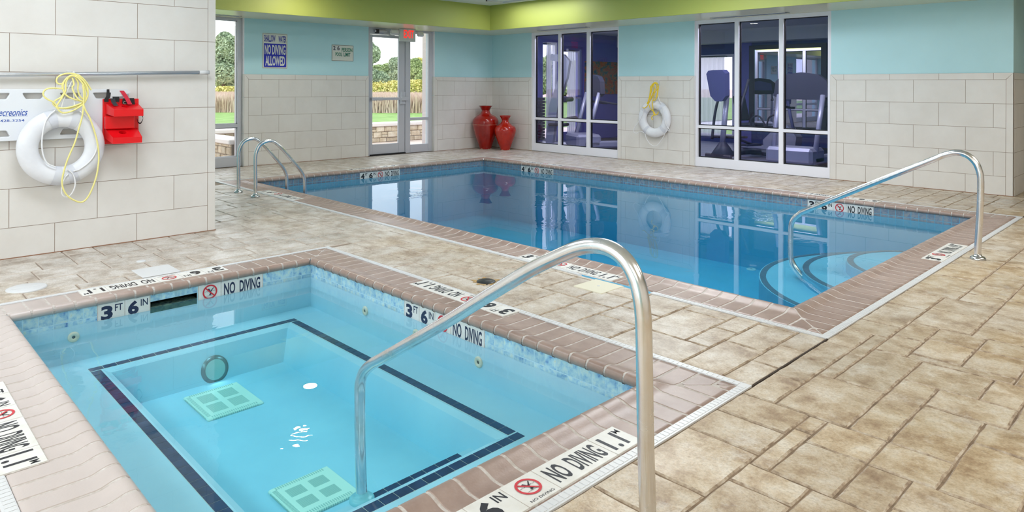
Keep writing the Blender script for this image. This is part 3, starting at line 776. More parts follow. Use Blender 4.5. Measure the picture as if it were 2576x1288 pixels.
def marker(parent, xf, spec, label, h=.150, wall=False, ink=None):
    """a row of flat depth-marker tiles; spec = list of (kind, width)"""
    pl, lt = MB(), MB(); u = 0
    tot = sum(w for _, w in spec); pl.box(-.003, tot + .003, -.002, h + .002, -.004, .0003 if wall else .0012, 1, xf)
    zt = .0016 if wall else .0042
    for kind, w in spec:
        pl.cbox(u + .0022, u + w - .0022, .0015, h - .0015, -.004, zt, .001, 0, xf)
        f = xf @ Matrix.Translation((u, 0, zt + .0004)); k = w / .155
        if kind in ('3', '4', '6'):
            put_text(lt, kind, f, .018 * k, .085 * k, .044 if wall else .022, .132 if wall else .128, 0, .045)
            put_text(lt, 'IN' if kind == '6' else 'FT', f, .097 * k, .142 * k, .088, .132, 0, .015)
        elif kind == 'sym':
            if wall: no_dive(lt, f, w / 2, .090, .050)
            else:
                no_dive(lt, f, w / 2, h * .57, .047); put_text(lt, 'NO DIVING', f, .022, w - .022, .012, .024, 0, .01)
        elif kind == 'nd':
            y0_, y1_ = (.046, .130) if wall else (.025, .125)
            put_text(lt, 'NO', f, .02, .100, y0_, y1_, 0, .026); put_text(lt, 'DIVING', f, .132, w - .02, y0_, y1_, 0, .026)
        else:
            put_text(lt, kind, f, .018, .108, .022, .125, 0, .03); put_text(lt, 'M', f, .115, .142, .098, .128, 0, .012)
        u += w
    p = tag(pl.build('depth_marker', [M_marker, M_bgrout], parent), label)
    q = lt.build('lettering', [ink or M_ink, M_red], p)
    if wall:                                     # the tiles end just under the water surface
        for o in (p, q):
            b = bmesh.new(); b.from_mesh(o.data)
            bmesh.ops.bisect_plane(b, geom=b.verts[:] + b.edges[:] + b.faces[:], plane_co=(0, 0, -.129), plane_no=(0, 0, -1), clear_outer=True)
            b.to_mesh(o.data); b.free()
    return p

WATER = -.117
def shell(rect, parent, floor_z, skim=None):
    x0, x1, y0, y1 = [rect[0] - .01, rect[1] + .01, rect[2] - .01, rect[3] + .01]; t = .15
    mb = MB(); z1 = -.024
    if skim:
        a_, b_ = skim; mb.box(x0 - t, x0, y0 - t, a_, floor_z - t, z1); mb.box(x0 - t, x0, b_, y1 + t, floor_z - t, z1)
        mb.box(x0 - t, x0, a_, b_, floor_z - t, -.150); mb.box(x0 - t, x0, a_, b_, -.074, z1)
    else: mb.box(x0 - t, x0, y0 - t, y1 + t, floor_z - t, z1)
    mb.box(x1, x1 + t, y0 - t, y1 + t, floor_z - t, z1)
    mb.box(x0, x1, y0 - t, y0, floor_z - t, z1); mb.box(x0, x1, y1, y1 + t, floor_z - t, z1)
    mb.box(x0, x1, y0, y1, floor_z - t, floor_z)
    return mb, (x0, x1, y0, y1)

# --- hot tub
tub = thing('hot_tub', (-3.4, 1.7, 0), 'square sunken hot tub with turquoise tile band and bench, nearest the viewer', 'hot tub')
coping(TUB, tub, 'taupe bullnose brick edging')
drain(TUB, tub)
TF = -.58
mb, (tx0, tx1, ty0, ty1) = shell(TUB, tub, TF, (1.504, 1.804))
bx0, bx1, by0, by1, BZ = -4.725, -2.465, 1.165, 2.365, -.352
for r in ((tx0, bx0, ty0, ty1), (bx1, tx1, ty0, ty1), (bx0, bx1, ty0, by0), (bx0, bx1, by1, ty1)): mb.box(r[0], r[1], r[2], r[3], TF, BZ)
# rounded inner bench edge as a sloping fillet
for (p, q, nx, ny) in (((bx0, by0), (bx0, by1), 1, 0), ((bx1, by1), (bx1, by0), -1, 0), ((bx1, by0), (bx0, by0), 0, 1), ((bx0, by1), (bx1, by1), 0, -1)):
    mb.add([(p[0], p[1], BZ), (q[0], q[1], BZ), (q[0] + nx * .035, q[1] + ny * .035, BZ - .018), (p[0] + nx * .035, p[1] + ny * .035, BZ - .018),
            (q[0] + nx * .10, q[1] + ny * .10, TF), (p[0] + nx * .10, p[1] + ny * .10, TF)], [(0, 1, 2, 3), (3, 2, 4, 5)], 0)
mb.cbox(-2.675, bx1 + .05, 1.19, 2.33, TF - .05, -.46, .012)
basin = mb.build('basin', M_plaster, tub); tag(basin, 'pale plaster basin with a bench all round and one step')
# navy tile stripes on bench edge and step
mb = MB()
def stripe(mb, x0, x1, y0, y1, z, along):
    L = (x1 - x0) if along == 'x' else (y1 - y0); n_ = max(1, round(L / .072)); w = L / n_
    mb.box(x0, x1, y0, y1, z - .004, z + .0006, 1)
    for k in range(n_):
        if along == 'x': mb.box(x0 + k * w + .0018, x0 + (k + 1) * w - .0018, y0 + .0015, y1 - .0015, z, z + .0022, 0)
        else: mb.box(x0 + .0015, x1 - .0015, y0 + k * w + .0018, y0 + (k + 1) * w - .0018, z, z + .0022, 0)
SW = .055
stripe(mb, bx0, bx1, by1 + .01, by1 + .01 + SW, BZ, 'x'); stripe(mb, bx0 - SW - .01, bx0 - .01, by0 - .01 - SW, by1 + .01 + SW, BZ, 'y')
stripe(mb, bx1 + .01, bx1 + .01 + SW, by0 - .01 - SW, by1 + .01 + SW, BZ, 'y'); stripe(mb, bx0, bx1, by0 - .01 - SW, by0 - .01, BZ, 'x')
stripe(mb, -2.665, -2.61, 1.64, 2.22, -.46, 'y')
tag(mb.build('step_stripe', [M_navytile, M_tgrout], tub), 'navy tile warning stripe along bench and step edges')
ROWS = [-.129, -.098, -.024]
mb = MB()
FTL = frame((tx0, 0, 0), (0, 1, 0), (0, 0, 1)); FTF = frame((0, ty1, 0), (1, 0, 0), (0, 0, 1))
FTN = frame((0, ty0, 0), (-1, 0, 0), (0, 0, 1)); FTR = frame((tx1, 0, 0), (0, -1, 0), (0, 0, 1))
tile_band(mb, FTL, ty0, 1.196, ROWS); tile_band(mb, FTL, 2.276, ty1, ROWS)
for k in range(4): a = 1.504 + k * .0752; mb.box(a + .0015, a + .0737, -.072, -.026, -.004, .0006, 0, FTL)
mb.box(1.50, 1.81, -.074, -.024, -.012, -.001, 1, FTL)
tile_band(mb, FTF, tx0, -3.731, ROWS); tile_band(mb, FTF, -2.955, tx1, ROWS)
tile_band(mb, FTN, -tx1, -tx0, ROWS); tile_band(mb, FTR, -ty1, -ty0, ROWS)
tag(mb.build('waterline_tiles', [M_tubtile, M_tgrout], tub), 'mottled turquoise and blue tile band at the waterline')
D3 = [('3', .155), ('6', .150)]
marker(tub, FTL @ Matrix.Translation((1.196, -.175, .001)), D3, 'white waterline tiles reading 3 FT 6 IN left of skimmer', h=.151, wall=True, ink=M_navyink)
marker(tub, FTL @ Matrix.Translation((1.812, -.175, .001)), [('sym', .156), ('nd', .305)], 'white waterline tiles reading NO DIVING right of skimmer', h=.151, wall=True, ink=M_navyink)
marker(tub, FTF @ Matrix.Translation((-3.731, -.175, .001)), [('3', .16), ('6', .16), ('sym', .155), ('nd', .300)], 'white waterline tiles reading 3 FT 6 IN NO DIVING', h=.151, wall=True, ink=M_navyink)
# skimmer throat: dark tiled box behind the wall
a, b = 1.504, 1.804; sk = MB(); gm = mat('wet_green_tile', srgb(74, 104, 104), .2, noise=(24, [(.35, srgb(48, 74, 84)), (.6, srgb(96, 122, 108))], True), island=.2)
sk.box(a, b, -.155, -.1135, -.30, -.002, 0, FTL); sk.box(a - .01, b + .01, -.155, -.06, -.32, -.30, 0, FTL)
for k in range(4):
    for r_ in range(4): sk.box(a + k * .075 + .0015, a + (k + 1) * .075 - .0015, -.1135, -.112, -.005 - (r_ + 1) * .072 + .0015, -.005 - r_ * .072 - .0015, 0, FTL)
for u_ in (a - .01, b): sk.box(u_, u_ + .01, -.155, -.065, -.30, -.003, 0, FTL)
sk.box(a - .01, b + .01, -.073, -.062, -.30, -.003, 0, FTL)
tag(sk.build('skimmer_throat', [gm, M_tgrout], tub), 'dark green tiled skimmer mouth')
FULL = [('3', .155), ('6', .16), ('sym', .155), ('nd', .31), ('1.1', .155)]
mN = marker(tub, frame((-1.567, 1.295, .002), (0, 1, 0), (-1, 0, 0)), FULL, 'white deck tiles reading 3 FT 6 IN NO DIVING 1.1 M on near right edge')
marker(tub, frame((-2.980, 2.978, .002), (-1, 0, 0), (0, -1, 0)), FULL, 'white deck tiles reading 3 FT 6 IN NO DIVING 1.1 M on edge facing the pool')
marker(tub, frame((-5.277, 2.085, .002), (0, -1, 0), (1, 0, 0)), FULL, 'white deck tiles reading 3 FT 6 IN NO DIVING 1.1 M beside the square lid')
marker(tub, frame((-3.905, .409, .002), (1, 0, 0), (0, 1, 0)), FULL, 'white deck tiles reading 3 FT 6 IN NO DIVING 1.1 M on near left edge')
# wall return fittings, bench lamp
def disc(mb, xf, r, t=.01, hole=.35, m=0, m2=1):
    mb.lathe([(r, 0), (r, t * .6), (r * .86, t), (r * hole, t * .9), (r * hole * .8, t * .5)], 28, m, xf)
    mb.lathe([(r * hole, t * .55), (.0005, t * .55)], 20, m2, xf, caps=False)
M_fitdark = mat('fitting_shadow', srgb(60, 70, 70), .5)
for (px, py, kind) in ((185, 848, 'L'), (919, 782, 'F'), (1047, 841, 'F'), (1204, 911, 'F')):
    p = onx(px, py, tx0 + .002) if kind == 'L' else ony(px, py, ty1 - .002)
    f = (FTL if kind == 'L' else FTF) @ Matrix.Translation((p.y if kind == 'L' else p.x, p.z, 0))
    mb = MB(); disc(mb, f, .032); tag(mb.build('return_fitting', [M_ivory, M_fitdark], tub), 'round ivory return nozzle')
p = onx(540, 929, bx0 + .075)
mb = MB(); f = frame((bx0 + .078, p.y, p.z), (0, 1, 0), (0, 0, 1)) @ Matrix.Rotation(R(-14), 4, 'X'); mb.lathe([(.088, -.05), (.088, .003), (.064, .010)], 36, 0, f); mb.lathe([(.064, .011), (.0005, .016)], 36, 1, f, caps=False)
tag(mb.build('underwater_light', [mat('grey_lamp_rim', srgb(118, 138, 140), .3, metal=.4), mat('lamp_lens', srgb(176, 206, 200), .2)], tub), 'round grey lamp set in the bench wall')
lo = area('underwater_lamp', (bx0 + .12, p.y, p.z), .14, .14, .15, (.95, 1, 1), (0, R(-90), 0)); lo.data.shape = 'DISK'
# main drain covers
M_green = mat('pale_green_drain_cover', srgb(240, 246, 226), .5); M_greend = mat('drain_slots', srgb(186, 206, 190), .7)
def main_drain(x0, x1, y0, y1, z, label):
    mb = MB(); mb.cbox(x0, x1, y0, y1, z - .004, z + .014, .006, 0)
    cx, cy = (x0 + x1) / 2, (y0 + y1) / 2
    for a in (0, 1):
        for b in (0, 1):
            for i in range(9):
                for j in range(9):
                    u = (x0 + .06 if a == 0 else cx + .015) + (cx - x0 - .08) * (i + .1) / 9; v = (y0 + .055 if b == 0 else cy + .015) + (cy - y0 - .075) * (j + .1) / 9
                    mb.box(u, u + (cx - x0) * .05, v, v + (cy - y0) * .055, z + .0140, z + .0146, 1)
    n_ = 22
    for k in range(n_):
        u = x0 + .03 + (x1 - x0 - .06) * k / n_; mb.box(u, u + .008, y0 + .008, y0 + .03, z + .0140, z + .0146, 1); mb.box(u, u + .008, y0 - .001, y0 + .002, z + .002, z + .010, 1)
        v = y0 + .03 + (y1 - y0 - .06) * k / n_; mb.box(x0 + .008, x0 + .03, v, v + .006, z + .0140, z + .0146, 1); mb.box(x1 - .03, x1 - .008, v, v + .006, z + .0140, z + .0146, 1)
        mb.box(x1 - .002, x1 + .001, v, v + .006, z + .002, z + .010, 1)
    return tag(mb.build('main_drain_cover', [M_green, M_greend], tub), label)
main_drain(-4.50, -4.10, 1.55, 1.885, TF, 'pale green square drain cover near the far corner')
main_drain(-3.19, -2.88, 1.485, 1.80, TF, 'pale green square drain cover near the step')

def water(rect, fz, m, name, label, cat):
    x0, x1, y0, y1 = rect[0] - .014, rect[1] + .014, rect[2] - .014, rect[3] + .014
    mb = MB(); mb.box(x0, x1, y0, y1, fz - .02, WATER); o = mb.build(name, m); tag(o, label, cat, kind='stuff'); return o
water(TUB, TF, M_tubwater, 'hot_tub_water', 'still turquoise water filling the square hot tub', 'water')

# --- swimming pool
pool = thing('swimming_pool', (-5.7, 6.4, 0), 'long rectangular swimming pool with grey tile band beyond the hot tub', 'swimming pool')
coping(POOL, pool, 'taupe bullnose brick edging', seed=9)
s_a, s_b = -3.28 - POOL[0], -2.66 - POOL[0]
drain(POOL, pool, gaps=((0, s_a, s_b),))
PF = -1.02
mb, (px0, px1, py0, py1) = shell(POOL, pool, PF)
CY = 7.0
for rr, zz in ((1.44, -.45), (1.06, -.35), (.68, -.25)):
    n_ = 40; poly = [(px1 + rr * math.cos(math.pi / 2 + math.pi * k / n_), CY + rr * math.sin(math.pi / 2 + math.pi * k / n_)) for k in range(n_ + 1)]
    mb.prism(poly, PF, zz)
M_bluepl = mat('blue_pool_plaster', srgb(98, 176, 206), .7, noise=(2.2, [(.3, srgb(92, 171, 202)), (.7, srgb(104, 181, 210))]))
basin = mb.build('basin', M_bluepl, pool); tag(basin, 'pale plaster basin with three curved entry steps')
for rr, zz in ((1.44, -.45), (1.06, -.35), (.68, -.25)):
    mb = MB(); n_ = int(math.pi * rr / .052); vs = []; 
    for k in range(n_):
        t0 = math.pi / 2 + math.pi * (k + .04) / n_; t1 = math.pi / 2 + math.pi * (k + .96) / n_
        pts = [(px1 + q * math.cos(t), CY + q * math.sin(t), zz + .003) for q, t in ((rr - .065, t0), (rr - .01, t0), (rr - .01, t1), (rr - .065, t1))]
        if min(p[0] for p in pts) < px1 - .01: mb.add([(min(p[0], px1 - .002), p[1], p[2]) for p in pts], [(0, 1, 2, 3)], 0)
    tag(mb.build('step_stripe', [mat('grey_step_tile', srgb(72, 112, 134), .4)], pool), 'curved dark tile stripe on a step edge')
FPL = frame((px0, 0, 0), (0, 1, 0), (0, 0, 1)); FPF = frame((0, py1, 0), (1, 0, 0), (0, 0, 1))
FPN = frame((0, py0, 0), (-1, 0, 0), (0, 0, 1)); FPR = frame((px1, 0, 0), (0, -1, 0), (0, 0, 1))
mb = MB()
tile_band(mb, FPL, py0, 5.995, ROWS); tile_band(mb, FPL, 6.765, py1, ROWS)
tile_band(mb, FPF, px0, -8.645, ROWS); tile_band(mb, FPF, -7.885, -3.634, ROWS); tile_band(mb, FPF, -2.874, px1, ROWS)
tile_band(mb, FPN, -px1, -px0, ROWS); tile_band(mb, FPR, -py1, -py0, ROWS)
tag(mb.build('waterline_tiles', [M_pooltile, M_tgrout], pool), 'slate grey and blue tile band at the waterline')
W36 = [('3', .15), ('6', .155), ('sym', .152), ('nd', .303)]; W46 = [('4', .15), ('6', .155), ('sym', .152), ('nd', .303)]
marker(pool, FPF @ Matrix.Translation((-3.634, -.175, .001)), W36, 'white waterline tiles reading 3 FT 6 IN NO DIVING at shallow end', h=.151, wall=True)
marker(pool, FPF @ Matrix.Translation((-8.645, -.175, .001)), W46, 'white waterline tiles reading 4 FT 6 IN NO DIVING below the smaller vase', h=.151, wall=True)
marker(pool, FPL @ Matrix.Translation((5.995, -.175, .001)), W46, 'white waterline tiles reading 4 FT 6 IN NO DIVING at the end wall', h=.151, wall=True)
marker(pool, frame((-3.94, 3.888, .002), (1, 0, 0), (0, 1, 0)), FULL, 'white deck tiles reading 3 FT 6 IN NO DIVING 1.1 M beside the cream lid')
marker(pool, frame((-8.66, 3.888, .002), (1, 0, 0), (0, 1, 0)), [('4', .155), ('6', .16), ('sym', .155), ('nd', .31), ('1.4', .155)], 'white deck tiles beside the ladder')
marker(pool, frame((-1.557, 6.185, .002), (0, 1, 0), (-1, 0, 0)), [('3', .155), ('sym', .155), ('nd', .31), ('0.9', .16)], 'white deck tiles reading 3 FT NO DIVING beside the grab rail')
marker(pool, frame((-2.886, 8.955, .002), (-1, 0, 0), (0, -1, 0)), FULL, 'white deck tiles on the far edge near the shallow end')
marker(pool, frame((-7.90, 8.955, .002), (-1, 0, 0), (0, -1, 0)), [('4', .155), ('6', .16), ('sym', .155), ('nd', .31), ('1.4', .155)], 'white deck tiles on the far edge near the vases')
marker(pool, frame((-9.94, 6.85, .002), (0, -1, 0), (1, 0, 0)), [('4', .155), ('6', .16), ('sym', .155), ('nd', .31), ('1.4', .155)], 'white deck tiles on the end wall edge')
p = ray(1890, 676); t = (PF + .01 - CAM_H) / p.z; q = p * t
mb = MB(); disc(mb, Matrix.Translation((q.x, q.y, PF)), .06, .012); tag(mb.build('floor_inlet', [M_plastic, M_fitdark], pool), 'round white inlet on pool floor')
water(POOL, PF, M_poolwater, 'pool_water', 'still blue water filling the long pool, mirroring the wall', 'water')

# ------------------------------------------------------------------ grab rails and ladder
def flange(parent, loc, r=.055, t=.022, m=None, name='base_flange'):
    mb = MB(); mb.lathe([(r, 0), (r, t * .55), (r * .8, t), (.03, t * 1.15), (.024, t * 1.9)], 32, 0, Matrix.Translation(loc)); return mb.build(name, m or M_steel2, parent)
def rail(Y, pxs, head, tail, label, foot):
    pts = head + [tuple(ony(x, y, Y)) for x, y in pxs] + tail
    t = thing('grab_rail', (tail[-1][0], Y, 0), label, 'handrail')
    mb = MB(); mb.tube(smooth_path(pts, 8), .0242, 28); mb.build('rail_tube', M_steel, t)
    flange(t, (tail[-1][0], Y, .001))
    if foot is not None: flange(t, foot, .055, .02, mat('pale_escutcheon', srgb(150, 205, 212), .3), 'foot_flange')
rail(1.667, [(905, 1010), (906, 965), (916, 935), (937, 915), (968, 898), (1120, 811), (1240, 736), (1340, 676), (1410, 642), (1455, 624), (1490, 618), (1522, 621), (1552, 635), (1579, 661), (1598, 696), (1610, 737), (1617, 785), (1620, 850)],
     [(-2.655, 1.667, -.46), (-2.67, 1.667, -.2)], [(-1.163, 1.667, .36), (-1.155, 1.667, .15), (-1.15, 1.667, 0)],
     'large stainless grab rail arching over near edge of hot tub', (-2.655, 1.667, -.46))
rail(6.505, [(1989, 600), (1990, 570), (1996, 552), (2010, 539), (2033, 527), (2188, 464), (2343, 403), (2375, 390), (2406, 384), (2432, 390), (2453, 408), (2464, 432), (2467, 460), (2465, 535)],
     [(-2.45, 6.505, -.66), (-2.62, 6.505, -.53), (-2.82, 6.505, -.38), (-2.89, 6.505, -.28), (-2.903, 6.505, -.18)], [(-1.391, 6.505, .1), (-1.391, 6.505, 0)],
     'stainless grab rail arching over shallow end of pool', None)
lad = thing('pool_ladder', (-8.52, 3.69, 0), 'stainless pool ladder with two hooped rails at left end of pool', 'ladder')
for x in (-8.769, -8.274):
    pts = fillet([(x, 3.685, 0), (x, 3.685, .68), (x, 4.02, .68), (x, 4.335, .20), (x, 4.335, -.95)], [.135, .11, .10], 12)
    # shape: up, round over, slope down to the wall, then down into the water
    pts = fillet([(x, 3.685, 0), (x, 3.69, .74), (x, 4.30, .21), (x, 4.337, -.95)], [.15, .12], 14)
    mb = MB(); mb.tube(smooth_path([(x, 3.685, 0), (x, 3.685, .25), (x, 3.683, .47), (x, 3.70, .56), (x, 3.745, .635), (x, 3.82, .67), (x, 3.90, .667), (x, 3.97, .62),
                                    (x, 4.06, .53), (x, 4.22, .345), (x, 4.29, .255), (x, 4.325, .18), (x, 4.337, .08), (x, 4.337, -.3), (x, 4.337, -.95)], 6), .0215, 18)
    mb.build('rail', M_steel, lad)
    flange(lad, (x, 3.685, .001), .052)
for z in (-.22, -.48, -.74):
    mb = MB(); mb.cbox(-8.75, -8.29, 4.27, 4.38, z - .012, z + .012, .006); mb.build('tread', M_plastic, lad)

# ------------------------------------------------------------------ lids and covers on the deck
def lid_square(x0, x1, y0, y1, label, m):
    o = thing('skimmer_lid', ((x0 + x1) / 2, (y0 + y1) / 2, 0), label, 'lid'); mb = MB()
    mb.cbox(x0, x1, y0, y1, -.004, .0045, .003); mb.build('cover_plate', m, o)
    mb = MB(); mb.lathe([(.009, 0), (.009, .0015), (.0005, .002)], 16, 0, Matrix.Translation(((x0 + x1) / 2, (y0 + y1) / 2, .0045))); mb.build('finger_hole', M_plastic, o)
lid_square(-3.112, -2.868, 3.608, 3.852, 'square cream skimmer lid in deck beside the long pool', M_ivory)
lid_square(-5.605, -5.336, 1.565, 1.82, 'square white skimmer lid in deck beside the hot tub', M_plastic)
mb = MB(); mb.lathe([(.116, -.003), (.116, .004), (.108, .0065), (.02, .0065)], 48, 0, Matrix.Translation((-5.606, .927, 0)), caps=True)
mb.box(-5.62, -5.59, .84, 1.01, .0063, .008)
tag(mb.build('round_deck_lid', M_plastic), 'round white lid set in deck, left of the hot tub', 'lid')
mb = MB(); mb.lathe([(.033, -.003), (.033, .004), (.028, .006), (.001, .006)], 28, 0, Matrix.Translation((-5.853, 1.703, 0)))
tag(mb.build('small_deck_plug', M_plastic), 'small round white plug in deck behind the square white lid', 'plug')
mb = MB(); c = Matrix.Translation((-3.6035, 3.255, 0)); mb.lathe([(.066, -.003), (.066, .004), (.060, .0075), (.0005, .0075)], 40, 0, c)
o = tag(mb.build('floor_drain_cap', mat('black_drain_cap', srgb(34, 36, 34), .35)), 'round black drain cap in deck between hot tub and pool', 'drain cap')
mb = MB(); n_ = 40; vs = [(-3.6035, 3.255, .0016)]
for k in range(n_):
    r_ = .085 + .02 * math.sin(k * 1.7) + .014 * math.sin(k * .8 + 1); vs.append((-3.6035 + r_ * 1.05 * math.cos(2 * math.pi * k / n_), 3.255 + r_ * .95 * math.sin(2 * math.pi * k / n_), .0016))
mb.add(vs, [(0, 1 + k, 1 + (k + 1) % n_) for k in range(n_)], 0)
mb.build('rust_stain', mat('ochre_rust_stain', srgb(176, 138, 62), .8, noise=(30, [(.4, srgb(164, 122, 48)), (.65, srgb(196, 172, 128))])), o)

# ------------------------------------------------------------------ vases
def vase(loc, H, prof, m, label, band):
    o = thing('floor_vase', loc, label, 'vase', 'red floor vases in the corner')
    P = smooth_path([(r, 0, z) for r, z in prof], 6); mb = MB(); mb.lathe([(p.x, p.z) for p in P] + [(prof[-1][0] - .012, prof[-1][1] - .004), (prof[-1][0] * .5, prof[-1][1] - .12)], 56, 0, Matrix.Translation(loc), caps=False)
    mb.build('vase_body', m, o)
    def ringband(rad, zf, nm, lab):
        mb = MB(); n_ = 72; vs = []
        for k in range(n_):
            a = 2 * math.pi * k / n_; z0, z1 = zf(k); vs += [(loc[0] + rad * math.cos(a), loc[1] + rad * math.sin(a), z0), (loc[0] + (rad + .0015) * math.cos(a), loc[1] + (rad + .0015) * math.sin(a), z1)]
        mb.add(vs, [(2 * k, (2 * k + 2) % (2 * n_), (2 * k + 3) % (2 * n_), 2 * k + 1) for k in range(n_)], 0); tag(mb.build(nm, M_chip, o), lab)
    ringband(prof[0][0] + .003, lambda k: (.0005, .002 + .014 * max(0, math.sin(k * .37) * math.sin(k * .11 + 1))), 'chipped_foot', 'chipped pale foot rim')
    if band: ringband(band[1], lambda k: (band[0] - .0012 - .003 * abs(math.sin(k * 1.3)) * (k % 7 > 2), band[0] + .0012 + .002 * abs(math.sin(k * .9))), 'worn_band', 'worn pale line round the belly')
    return o
v1 = (-11.21, 10.10, 0)
vase(v1, .93, [(.125, 0), (.15, .08), (.225, .28), (.268, .45), (.284, .54), (.274, .63), (.215, .70), (.12, .755), (.088, .82), (.095, .87), (.152, .932)],
     M_vase, 'taller dark red glazed floor vase in corner, pale line round its belly', (.53, .2845))
v2 = (-10.72, 10.22, 0)
vase(v2, .73, [(.098, 0), (.12, .07), (.185, .24), (.222, .36), (.230, .43), (.205, .495), (.12, .55), (.076, .605), (.078, .65), (.125, .732)],
     M_vase2, 'shorter bright red glazed floor vase, right of the taller one', None)

# ------------------------------------------------------------------ signs
def sign_text(o, xf, items, m):
    mb = MB()
    for (t, x0, x1, y0, y1, b, mi) in items: put_text(mb, t, xf, x0, x1, y0, y1, .0012, b, mi)
    mb.build('lettering', m, o)
sg = thing('warning_sign', (XW, 5.46, 1.95), 'blue and white SHALLOW WATER NO DIVING ALLOWED sign on aqua wall', 'sign')
f = frame((XW + .004, 5.236, 1.650), (0, 1, 0), (0, 0, 1)); W, H = .452, .605
mb = MB(); mb.cbox(0, W, 0, H, -.003, .003, .001, 0, f)
for r in ((.008, W - .008, .008, .012), (.008, W - .008, H - .012, H - .008), (.008, .012, .008, H - .008), (W - .012, W - .008, .008, H - .008)): mb.box(r[0], r[1], r[2], r[3], .003, .0034, 1, f)
mb.box(.024, W - .024, .022, .428, .003, .0036, 2, f); mb.build('panel', [M_signw, M_ink, M_signb], sg)
f2 = f @ Matrix.Translation((0, 0, .0030))
sign_text(sg, f2, [('SHALLOW', .030, .232, .455, .575, .03, 0), ('WATER', .285, .428, .452, .565, .03, 0), ('NO', .040, .150, .238, .405, .035, 1), ('DIVING', .172, .415, .238, .405, .03, 1), ('ALLOWED', .050, .405, .045, .215, .03, 1)], [M_signbt, M_signw])
sg = thing('pool_limit_sign', (XW, 6.78, 1.95), 'white 26 PERSON POOL LIMIT sign on aqua wall left of door', 'sign')
f = frame((XW + .004, 6.553, 1.812), (0, 1, 0), (0, 0, 1)); W, H = .455, .298
mb = MB(); mb.cbox(0, W, 0, H, -.003, .003, .001, 0, f)
for r in ((.003, W - .003, .003, .009), (.003, W - .003, H - .009, H - .003), (.003, .009, .003, H - .003), (W - .009, W - .003, .003, H - .003)): mb.box(r[0], r[1], r[2], r[3], .003, .0034, 1, f)
mb.box(.018, .085, .190, .282, .003, .0036, 2, f); mb.box(.100, .170, .190, .282, .003, .0036, 2, f); mb.build('panel', [M_signw, M_dark, M_plastic], sg)
sign_text(sg, f @ Matrix.Translation((0, 0, .0030)), [('2', .028, .075, .200, .275, .02, 0), ('6', .112, .160, .200, .275, .02, 0), ('PERSON', .205, .430, .172, .248, .03, 1), ('POOL', .075, .215, .088, .160, .03, 1), ('LIMIT', .245, .388, .088, .160, .03, 1)], [M_ink, M_signg])
ex = thing('exit_sign', (-11.3, 8.11, 2.36), 'grey exit sign with red letters and two lamp heads above the door', 'exit sign')
f = frame((-11.3, 7.93, 2.228), (0, 1, 0), (0, 0, 1)); W, H = .375, .25
mb = MB(); mb.cbox(0, W, 0, H, -.05, 0, .008, 0, f); mb.cbox(.19, .26, .004, .035, 0, .006, .002, 1, f); mb.build('housing', [M_exit, M_plastic], ex)
mb = MB(); put_text(mb, 'EXIT', f, .085, .325, .070, .225, .003, .02); tag(mb.build('letters', M_exitred, ex), 'glowing red EXIT letters')
mb = MB(); mb.cbox(.12, .25, H, 2.485 - 2.228, -.05, -.01, .002, 0, f); mb.build('canopy', M_exit, ex)
for du, s in ((-.13, -1), (W + .12, 1)):
    mb = MB(); g = f @ Matrix.Translation((du, .165, .0)) @ Matrix.Rotation(R(18 * s), 4, 'Y') @ Matrix.Rotation(R(-14), 4, 'X')
    mb.cbox(-.085, .085, -.05, .055, -.05, .03, .022, 0, g, smooth=False); mb.quad([tuple(g @ Vector(p)) for p in ((-.06, -.03, .0305), (.06, -.03, .0305), (.06, .035, .0305), (-.06, .035, .0305))], 1)
    mb.tube([f @ Vector((W / 2 + s * .19, .17, -.025)), f @ Vector((du, .18, -.02))], .012, 10, 0); mb.build('lamp_head', [M_plastic, M_signw], ex)

# ------------------------------------------------------------------ near left wall: pole, spineboard, rings, ropes
XB = XL + .008
pole = thing('telescopic_pole', (-6.58, 1.6, 1.46), 'long silver pole hung level along the white tiled wall', 'pole')
mb = MB(); mb.tube([(-6.585, -1.2, 1.375), (-6.585, 2.484, 1.479)], .0165, 20); mb.build('pole_tube', mat('satin_aluminium', srgb(214, 216, 220), .3, metal=.8), pole)
mb = MB(); mb.tube([(-6.585, 2.40, 1.4767), (-6.585, 2.49, 1.4792)], .0185, 20); mb.build('pole_end_cap', M_plastic, pole)

def plate2d(name, outers, thick, m, parent, xf, bevel=.006):
    """flat plate with holes: outers = list of closed 2D loops, even-odd filled"""
    c = bpy.data.curves.new(name, 'CURVE'); c.dimensions = '2D'; c.fill_mode = 'BOTH'; c.extrude = thick / 2 - bevel; c.bevel_depth = bevel; c.bevel_resolution = 2; c.offset = -bevel
    for lp in outers:
        s = c.splines.new('POLY'); s.points.add(len(lp) - 1)
        for p, (x, y) in zip(s.points, lp): p.co = (x, y, 0, 1)
        s.use_cyclic_u = True
    o = bpy.data.objects.new(name, c); COL.objects.link(o)
    dg = bpy.context.evaluated_depsgraph_get(); me = o.evaluated_get(dg).to_mesh()
    mb = MB(); mb.add([tuple(v.co) for v in me.vertices], [tuple(p.vertices) for p in me.polygons], 0, False, xf)
    o.evaluated_get(dg).to_mesh_clear(); bpy.data.objects.remove(o); bpy.data.curves.remove(c)
    return mb.build(name, m, parent)
def round2d(pts, r, seg=4):
    q = fillet_closed([(x, y, 0) for x, y in pts], r, seg); return [(p.x, p.y) for p in q]
def fillet_closed(pts, r, seg):
    P = [Vector(p) for p in pts]; n = len(P); out = []
    for i in range(n):
        a, b = (P[i - 1] - P[i]), (P[(i + 1) % n] - P[i]); d = min(r, a.length * .45, b.length * .45)
        p, q = P[i] + a.normalized() * d, P[i] + b.normalized() * d
        for k in range(seg + 1):
            t = k / seg; out.append(p * (1 - t) ** 2 + P[i] * 2 * t * (1 - t) + q * t * t)
    return out
sb = thing('spine_board', (-6.61, .91, 1.12), 'long white plastic spine board with hand holes, behind the big life ring', 'spine board')
